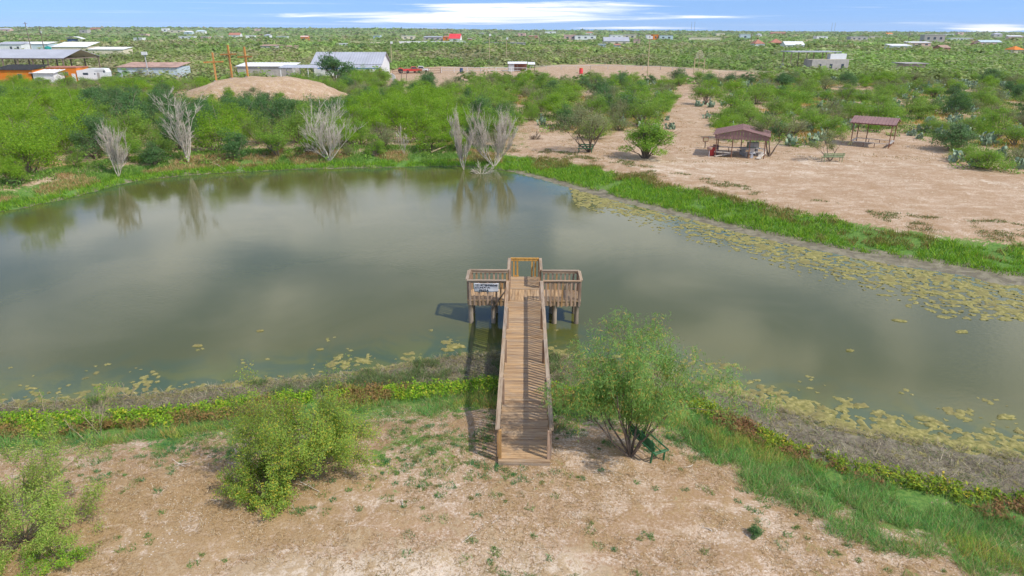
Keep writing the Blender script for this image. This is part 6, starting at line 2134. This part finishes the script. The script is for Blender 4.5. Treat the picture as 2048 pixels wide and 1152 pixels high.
def near_bank():
    r = np.random.default_rng(5)
    lush = []; grass = []; litter = []; reeds = []
    x, y = scatter_pts(r, 260000, -26, 26, 11.5, 28)
    ok, px, py = pix_filter(x, y)
    x, y, px, py = x[ok], y[ok], px[ok], py[ok]
    d = sd('G', x, y); dw = sd('W', x, y)
    z = height(x, y, d)
    a, b = project(0, 0, 0) if False else (0, 0)
    tunnel = np.abs(x - .45) < .8
    n1 = fbm(x / .9, y / .9, 101); n2 = fbm(x / 2.2, y / 2.2, 103)
    right0 = sstep(x, 3, 8)
    # broad-leaved water plants right at the edge
    wb = .55 + 1.7 * fbm(x / 2.8, y / 2.8, 107) + .5 * (n1 - .5) - .45 * right0
    k = (d > -.35 + .5 * (n1 - .5)) & (d < wb) & ~tunnel & (n1 > .34) & (r.random(len(x)) < .30 + .55 * n2)
    P = np.stack([x, y, z], 1)[k]; m = len(P)
    brown = (fbm(P[:, 0] / 1.3, P[:, 1] / 1.3, 111) + .16 * (d[k] - .55) + .10 * (P[:, 0] > 5)) > .55
    col = np.where(brown[:, None], pick(r, m, [(.24, .15, .05), (.29, .18, .06), (.20, .19, .04)], [3, 2, 2]), pick(r, m, [(.20, .36, .018), (.29, .43, .022), (.13, .27, .020), (.46, .44, .04)], [4, 3, 3, 1.2]))
    col = np.where((P[:, 0] > 4)[:, None], col * np.array([.95, .78, 1.0]), col)
    hh = r.uniform(.08, .38, m) * (.55 + .8 * fbm(P[:, 0] / .8, P[:, 1] / .8, 109))
    cent = P + np.stack([r.normal(size=m) * .05, r.normal(size=m) * .05, hh * r.uniform(.4, 1, m)], 1)
    V, Q = leaves(np.repeat(cent, 3, 0) + r.normal(size=(3 * m, 3)) * .05, np.tile([0, -.3, 1.0], (3 * m, 1)), .11, .055, r)
    tri = V.reshape(-1, 4, 3)
    V3 = np.concatenate([tri[:, [0, 1, 2]], tri[:, [0, 2, 3]]], 0).reshape(-1, 3)
    c = np.repeat(col, 3, 0) * r.uniform(.7, 1.35, (3 * m, 1))
    c3 = np.repeat(np.concatenate([c, c]), 3, 0)
    lush.append((V3, c3))
    lush.append(blades(P, hh, np.full(m, .018), col * .8, r, .25, 2, .05))
    # taller teal grass behind it
    right = sstep(x, 3, 8)
    k = (d > .7) & (d < 1.3 + 2.0 * n2 + 2.6 * right + 1.2 * (n1 - .5)) & ~tunnel & (n1 + .3 * (fbm(x / .45, y / .45, 119, 2) - .5) > .40) & (r.random(len(x)) < .5)
    P = np.stack([x, y, z], 1)[k]; m = len(P)
    col = pick(r, m, [(.13, .35, .085), (.18, .41, .09), (.26, .41, .10), (.40, .35, .16), (.10, .27, .08)], [4, 4, 3, 1.8, 1.2])
    tone = fbm(P[:, 0] / 1.7, P[:, 1] / 1.7, 117)
    col = np.where((tone > .55)[:, None], col * np.array([1.7, 1.1, .9]), col)
    grass.append(blades(P, r.uniform(.10, .28, m) * (.35 + 1.3 * fbm(P[:, 0] / .9, P[:, 1] / .9, 127)) * (1 + .2 * right[k]), np.full(m, .015), col, r, .65, 6, .07))
    # tall dry stalks
    k2 = r.random(m) < .10
    grass.append(blades(P[k2], r.uniform(.3, .7, k2.sum()), np.full(k2.sum(), .012), pick(r, k2.sum(), [(.36, .28, .15), (.30, .26, .10)], [1, 1]), r, .4, 3, .08))
    # scattered turf: many small round tufts over the dirt
    tx, ty = scatter_pts(r, 9000, -24, 24, 11.5, 26)
    ok, _, _ = pix_filter(tx, ty); tx, ty = tx[ok], ty[ok]
    td = sd('G', tx, ty)
    prob = .55 * np.exp(-((td - 2.5) / 2.2) ** 2) + .34 * np.exp(-((tx + 1.5) / 3.2) ** 2) + .8 * np.exp(-((tx + 2.4) / 1.7) ** 2 - ((ty - 18.2) / 1.8) ** 2) + .14 * np.exp(-((tx + 6) / 5) ** 2 - ((ty - 17) / 2.0) ** 2) + .05
    prob *= .15 + 1.9 * sstep(fbm(tx / 1.5, ty / 1.5, 121), .40, .66)
    k = (td > 1.0) & (r.random(len(tx)) < prob) & ~((np.abs(tx - .45) < .85) & (ty > 16.7))
    tx, ty, td = tx[k], ty[k], td[k]
    sz = r.uniform(.04, .20, len(tx)) ** 1.0 * (1 + .8 * np.exp(-((td - 2) / 2) ** 2))
    nb_ = 26
    a_ = r.uniform(0, 2 * PI, (len(tx), nb_)); q_ = np.sqrt(r.uniform(0, 1, (len(tx), nb_))) * sz[:, None]
    bx_ = (tx[:, None] + q_ * np.cos(a_)).ravel(); by_ = (ty[:, None] + q_ * np.sin(a_)).ravel()
    bz_ = height(bx_, by_, np.repeat(td, nb_))
    tcol = pick(r, len(tx), [(.085, .25, .085), (.14, .28, .07), (.20, .28, .08), (.30, .26, .10)], [4, 3, 2, .8])
    grass.append(blades(np.stack([bx_, by_, bz_], 1), r.uniform(.03, .10, len(bx_)) * np.repeat(.6 + sz * 4, nb_), np.full(len(bx_), .016), np.repeat(tcol, nb_, 0), r, .6, 2, .015))
    # straw and crumbs of dead grass lying about
    k = (d > 1.5) & (r.random(len(x)) < .55) & (fbm(x / 1.9, y / 1.9, 131) + .35 * (n1 - .5) > .42)
    P = np.stack([x, y, z + .004], 1)[k]; m = len(P)
    col = pick(r, m, [(.36, .23, .10), (.46, .33, .17), (.26, .16, .07), (.62, .52, .38)], [3.4, 3, 2.6, 1.8])
    litter.append(blades(P, r.uniform(.02, .05, m), np.full(m, .014), col, r, 2.2, 3, .06))
    # grey dead weed on the mud
    k = (d < .15) & (dw > -.2) & (r.random(len(x)) < np.where(x > 4, .42, .8)) & (n1 > .25)
    P = np.stack([x, y, np.maximum(z, .02)], 1)[k]; m = len(P)
    col = pick(r, m, [(.24, .19, .14), (.33, .28, .20), (.15, .12, .10), (.30, .27, .10), (.13, .20, .05), (.46, .40, .28)], [4, 3, 2.4, 3, 2, 1])
    reeds.append(blades(P, r.uniform(.04, .16, m), np.full(m, .02), col, r, 1.6, 3, .08))
    k2 = (fbm(P[:, 0] / 1.2, P[:, 1] / 1.2, 141) > .56) & (P[:, 0] < 2)
    reeds.append(blades(P[k2], r.uniform(.15, .38, k2.sum()), np.full(k2.sum(), .016), pick(r, k2.sum(), [(.09, .18, .05), (.16, .20, .07)], [1, 1]), r, .7, 3, .06))
    make_stuff('bank_plants', 'bright yellow-green water plants along the near waterline', lush, M['tint'], 'plants')
    make_stuff('bank_grass', 'teal-green grass and turf patches on the near bank', grass, M['tint'])
    make_stuff('dry_litter', 'dry straw scattered over the bare near bank', litter, M['tint_dry'], 'straw')
    make_stuff('dead_weed', 'grey-brown dead weed on the mud of the near shore', reeds, M['tint_dry'], 'weed')


def far_banks():
    r = np.random.default_rng(6)
    parts = []; field = []
    x, y = scatter_pts(r, 520000, -62, 62, 28, 92)
    ok, px, py = pix_filter(x, y)
    x, y, px, py = x[ok], y[ok], px[ok], py[ok]
    d = sd('G', x, y)
    k = (d > -.3) & (d < 9); x, y, px, py, d = x[k], y[k], px[k], py[k], d[k]
    z = height(x, y, d)
    n1 = fbm(x / 1.6, y / 1.6, 151); n2 = fbm(x / 4, y / 4, 153)
    right = px > 1005
    wid = np.where(right, 2.2 + 3.2 * n2 + 1.4 * (n1 - .5), .6 + 1.8 * n2)
    k = (d < wid) & (n1 + .4 * (fbm(x / .8, y / .8, 155, 2) - .5) > .30)
    P = np.stack([x, y, z], 1)[k]; m = len(P); rt = right[k]; dd = d[k]
    cl = pick(r, m, [(.19, .37, .025), (.25, .43, .03), (.13, .28, .03), (.36, .42, .05)], [4, 3, 3, .8])
    br = pick(r, m, [(.28, .20, .06), (.20, .25, .05), (.36, .27, .11)], [2, 3, 1])
    dull = (fbm(P[:, 0] / 3.2, P[:, 1] / 3.2, 157) + .10 * (dd - 2.6)) > .58
    col = np.where(dull[:, None], br, cl)
    parts.append(blades(P, r.uniform(.10, .42, m) * (.5 + fbm(P[:, 0] / 1.2, P[:, 1] / 1.2, 159)), np.full(m, .05), col, r, .5, 3, .12))
    # brown-gold slope behind on the left bank
    k = (~right) & (d > 1.0) & (d < 7) & (n1 > .30) & (r.random(len(x)) < .8)
    P = np.stack([x, y, z], 1)[k]; m = len(P)
    mixg = (fbm(P[:, 0] / 4, P[:, 1] / 4, 161) + .05 * (d[k] - 3) + .20 * (P[:, 0] > -24)) > .56
    col = np.where(mixg[:, None], pick(r, m, [(.14, .28, .05), (.21, .35, .06)], [1, 1]), pick(r, m, [(.44, .30, .13), (.52, .37, .18), (.34, .22, .09), (.22, .26, .07)], [3, 3, 2, 1]))
    parts.append(blades(P, r.uniform(.15, .38, m), np.full(m, .05), col, r, .5, 3, .12))
    # thin dry turf behind the right strip
    k = right & (d > 3) & (d < 8) & (n1 + .5 * (n2 - .5) > .58)
    P = np.stack([x, y, z], 1)[k]; m = len(P)
    col = pick(r, m, [(.16, .20, .06), (.30, .20, .08), (.10, .19, .05)], [2, 2, 2])
    parts.append(blades(P, r.uniform(.06, .16, m), np.full(m, .045), col, r, .6, 3, .12))
    make_stuff('shore_grass', 'bright green grass belt along the far and right shores', parts, M['tint'])
    # orange and green field grass
    x, y = scatter_pts(r, 160000, -20, 150, 66, 190)
    ok, px, py = pix_filter(x, y)
    ok &= (px > 980)
    x, y, px, py = x[ok], y[ok], px[ok], py[ok]
    d = np.where(y < 99, sd('G', np.clip(x, RX0, RX1 - 1), np.minimum(y, 99)), 50.0) + np.maximum(x - 64, 0); z = height(x, y, d)
    nn = fbm(x / 8, y / 8, 79); n3 = fbm(x / 2, y / 2, 171)
    dm = dirt_mask(px, py)
    k = (d > 8) & (~dm) & (nn > .56) & (n3 > .46)
    P = np.stack([x, y, z], 1)[k]; m = len(P)
    field.append(blades(P, r.uniform(.2, .5, m), np.full(m, .09), pick(r, m, [(.50, .32, .09), (.54, .40, .14), (.42, .25, .08)], [3, 2, 2]), r, .4, 3, .2))
    k = (d > 8) & (~dm) & (nn < .57) & (n3 > .40)
    P = np.stack([x, y, z], 1)[k]; m = len(P)
    field.append(blades(P, r.uniform(.15, .45, m), np.full(m, .09), pick(r, m, [(.17, .28, .055), (.24, .32, .09), (.12, .23, .05)], [3, 2, 2]), r, .4, 3, .2))
    k = (d > 5) & dm & (n3 > .55) & (r.random(len(x)) < .6)
    P = np.stack([x, y, z], 1)[k]; m = len(P)
    field.append(blades(P, r.uniform(.05, .14, m), np.full(m, .06), pick(r, m, [(.36, .24, .10), (.42, .25, .08), (.17, .19, .06)], [3, 2, 1]), r, .8, 3, .2))
    make_stuff('field_grass', 'orange dry and green grass between the bushes of the field', field, M['tint'])


near_bank()
far_banks()


# ------------------------------------------------------------------ floating algae
def algae_mat():
    m, t = new_mat('floating_algae')
    t.flat = True
    pos = t.n('ShaderNodeNewGeometry').outputs['Position']
    a = t.noise(pos, 5.0, 5, .7); b = t.noise(pos, 1.1, 3, .6)
    c = t.mix(t.ss(a, .35, .68), (.18, .17, .050), (.34, .295, .105))
    c = t.mix(t.math('MULTIPLY', t.ss(b, .46, .66), .75), c, (.20, .17, .065))
    c = t.mix(t.math('MULTIPLY', t.ss(a, .60, .75), .5), c, (.50, .44, .22))
    finish(t, c, .8, .2, bump=a, bump_d=.04, bump_s=.8)
    return m


M['algae'] = algae_mat()


def algae(name, label, x0, x1, y0, y1, step, fn, kind='stuff'):
    xs = np.arange(x0, x1, step); ys = np.arange(y0, y1, step)
    X, Y = np.meshgrid(xs, ys)
    f = fn(X, Y)
    hgt = np.clip(f, 0, 1)
    Z = .008 + .03 * np.clip(f * 2, 0, 1) + (fbm(X / .25, Y / .25, 191, 2) - .5) * .035 * np.clip(f * 3, 0, 1)
    jx = (fbm(X / .15, Y / .15, 195, 1) - .5) * step * .9; jy = (fbm(X / .15 + 9, Y / .15, 197, 1) - .5) * step * .9
    n = len(xs)
    a, b = np.meshgrid(np.arange(len(ys) - 1), np.arange(n - 1), indexing='ij')
    Q = np.stack([a * n + b, a * n + b + 1, (a + 1) * n + b + 1, (a + 1) * n + b], -1).reshape(-1, 4)
    on = (f.ravel()[Q] > 0).sum(1) >= 2
    Q = Q[on]
    u, inv = np.unique(Q, return_inverse=True)
    V = np.stack([(X + jx).ravel(), (Y + jy).ravel(), np.where(f.ravel() > 0, Z.ravel(), .004)], 1)[u]
    me = mesh_np(name, V, [inv.reshape(-1, 4)], [M['algae']], True)
    tag(link(name, me), label, 'algae', kind=kind)


def fn_near(X, Y):
    dw = sd('W', X, Y); dg = sd('G', X, Y)
    n = fbm(X / .9, Y / .9, 201, 4); n2 = fbm(X / 3.5, Y / 3.5, 203, 3); n3 = fbm(X / .17, Y / .17, 205, 2)
    right = sstep(X, 5, 11)
    edge = 1 - np.abs(dw + .10 + .35 * right) / (.30 + .45 * right + .4 * (n2 - .4))
    f = .62 * edge + .5 * (n - .5) + 2.4 * (n3 - .5) + .05 * right - .10
    isl = 1.3 * (n - .72) + 1.0 * (n3 - .5) - .09 * np.clip(-dw - .5, 0, 9) + .16 * right
    isl = np.where((dw < 0) & (dw > -4), isl, -1)
    f = np.maximum(np.where(dw < .9 + 1.5 * right, f, f - (dw - .9) * .4), isl)
    f = np.maximum(f, np.where((dw > .2) & (X > 4), 2.8 * (n3 - .5) + .8 * (n - .5) + .02, -1))
    return np.where((dg < -.1) & (np.abs(X) < 26), f, -1)


def fn_right(X, Y):
    dw = sd('W', X, Y)
    n = fbm(X / 1.3, Y / 1.3, 211, 4); n2 = fbm(X / 6, Y / 6, 213, 3); n3 = fbm(X / .19, Y / .19, 215, 2)
    wide = 2.2 + 3.2 * sstep(X, 12, 30)
    f = .45 * (n - .45) + 3.0 * (n3 - .5) + .6 * (n2 - .5) + .22 - .50 * np.clip((-dw - wide * .30) / wide, 0, 3) ** 1.5
    return np.where((dw < .05) & (dw > -9) & (Y > 30) & (X > 5), f, -1)


algae('algae_mat', 'yellow floating algae mat along the near shore', -26, 26, 14, 29, .06, fn_near)
algae('algae_mat', 'yellow-green floating algae drifting along the right shore', 4, 46, 30, 66, .095, fn_right)
rp = random.Random(9)
for k, (px, py, s) in enumerate(((395, 693, .28), (912, 693, .5), (895, 700, .35), (520, 663, .2), (1800, 640, .35), (1850, 583, .5), (1925, 662, .35), (1545, 785, .30), (1820, 862, .55), (1720, 810, .4), (1850, 836, .4), (1862, 848, .3), (2010, 832, .45), (1700, 700, .22), (640, 700, .2))):
    x, y = plane_pt(px, py, 0)
    r = np.random.default_rng(400 + k)
    n = 22
    an = np.linspace(0, 2 * PI, n, endpoint=False)
    rad = s * .6 * (.35 + 1.2 * fbm(np.cos(an) * 2.6 + k * 7, np.sin(an) * 2.6, 7, 3))
    ring = np.stack([rad * np.cos(an) * 1.5, rad * np.sin(an) * .75, np.full(n, .006)], 1)
    inner = ring * np.array([.75, .75, 1]); inner[:, 2] = .03 + r.uniform(0, .03, n)
    V = np.vstack([ring, inner, [[0, 0, .035]]])
    i = np.arange(n); j = (i + 1) % n
    me = mesh_np('algae_patch', V, [np.stack([i, j, j + n, i + n], 1), np.stack([i + n, j + n, np.full(n, 2 * n)], 1)], [M['algae']], True)
    o = link('algae_patch', me, None, (x, y, 0), rp.uniform(-.3, .3))
    where = 'near the far bank' if py < 360 else 'on open water at right' if px > 1200 else 'on the water left of the pier'
    tag(o, f'small floating algae patch {where}', 'algae', f'algae patches {where}')


# ------------------------------------------------------------------ thin summer haze over the plain
def haze():
    m = bpy.data.materials.new('haze_air')
    m.use_nodes = True
    t = NT(m.node_tree)
    v = t.n('ShaderNodeVolumePrincipled')
    v.inputs['Color'].default_value = (.84, .90, 1.0, 1)
    v.inputs['Density'].default_value = 0.00007
    o = t.n('ShaderNodeOutputMaterial')
    t.link(v.outputs[0], o.inputs['Volume'])
    b = MB().box(-6600, 6600, -6600, 6600, -5, 66).build('haze', m)
    tag(b, 'thin pale haze over the whole plain', 'haze', kind='stuff')


haze()
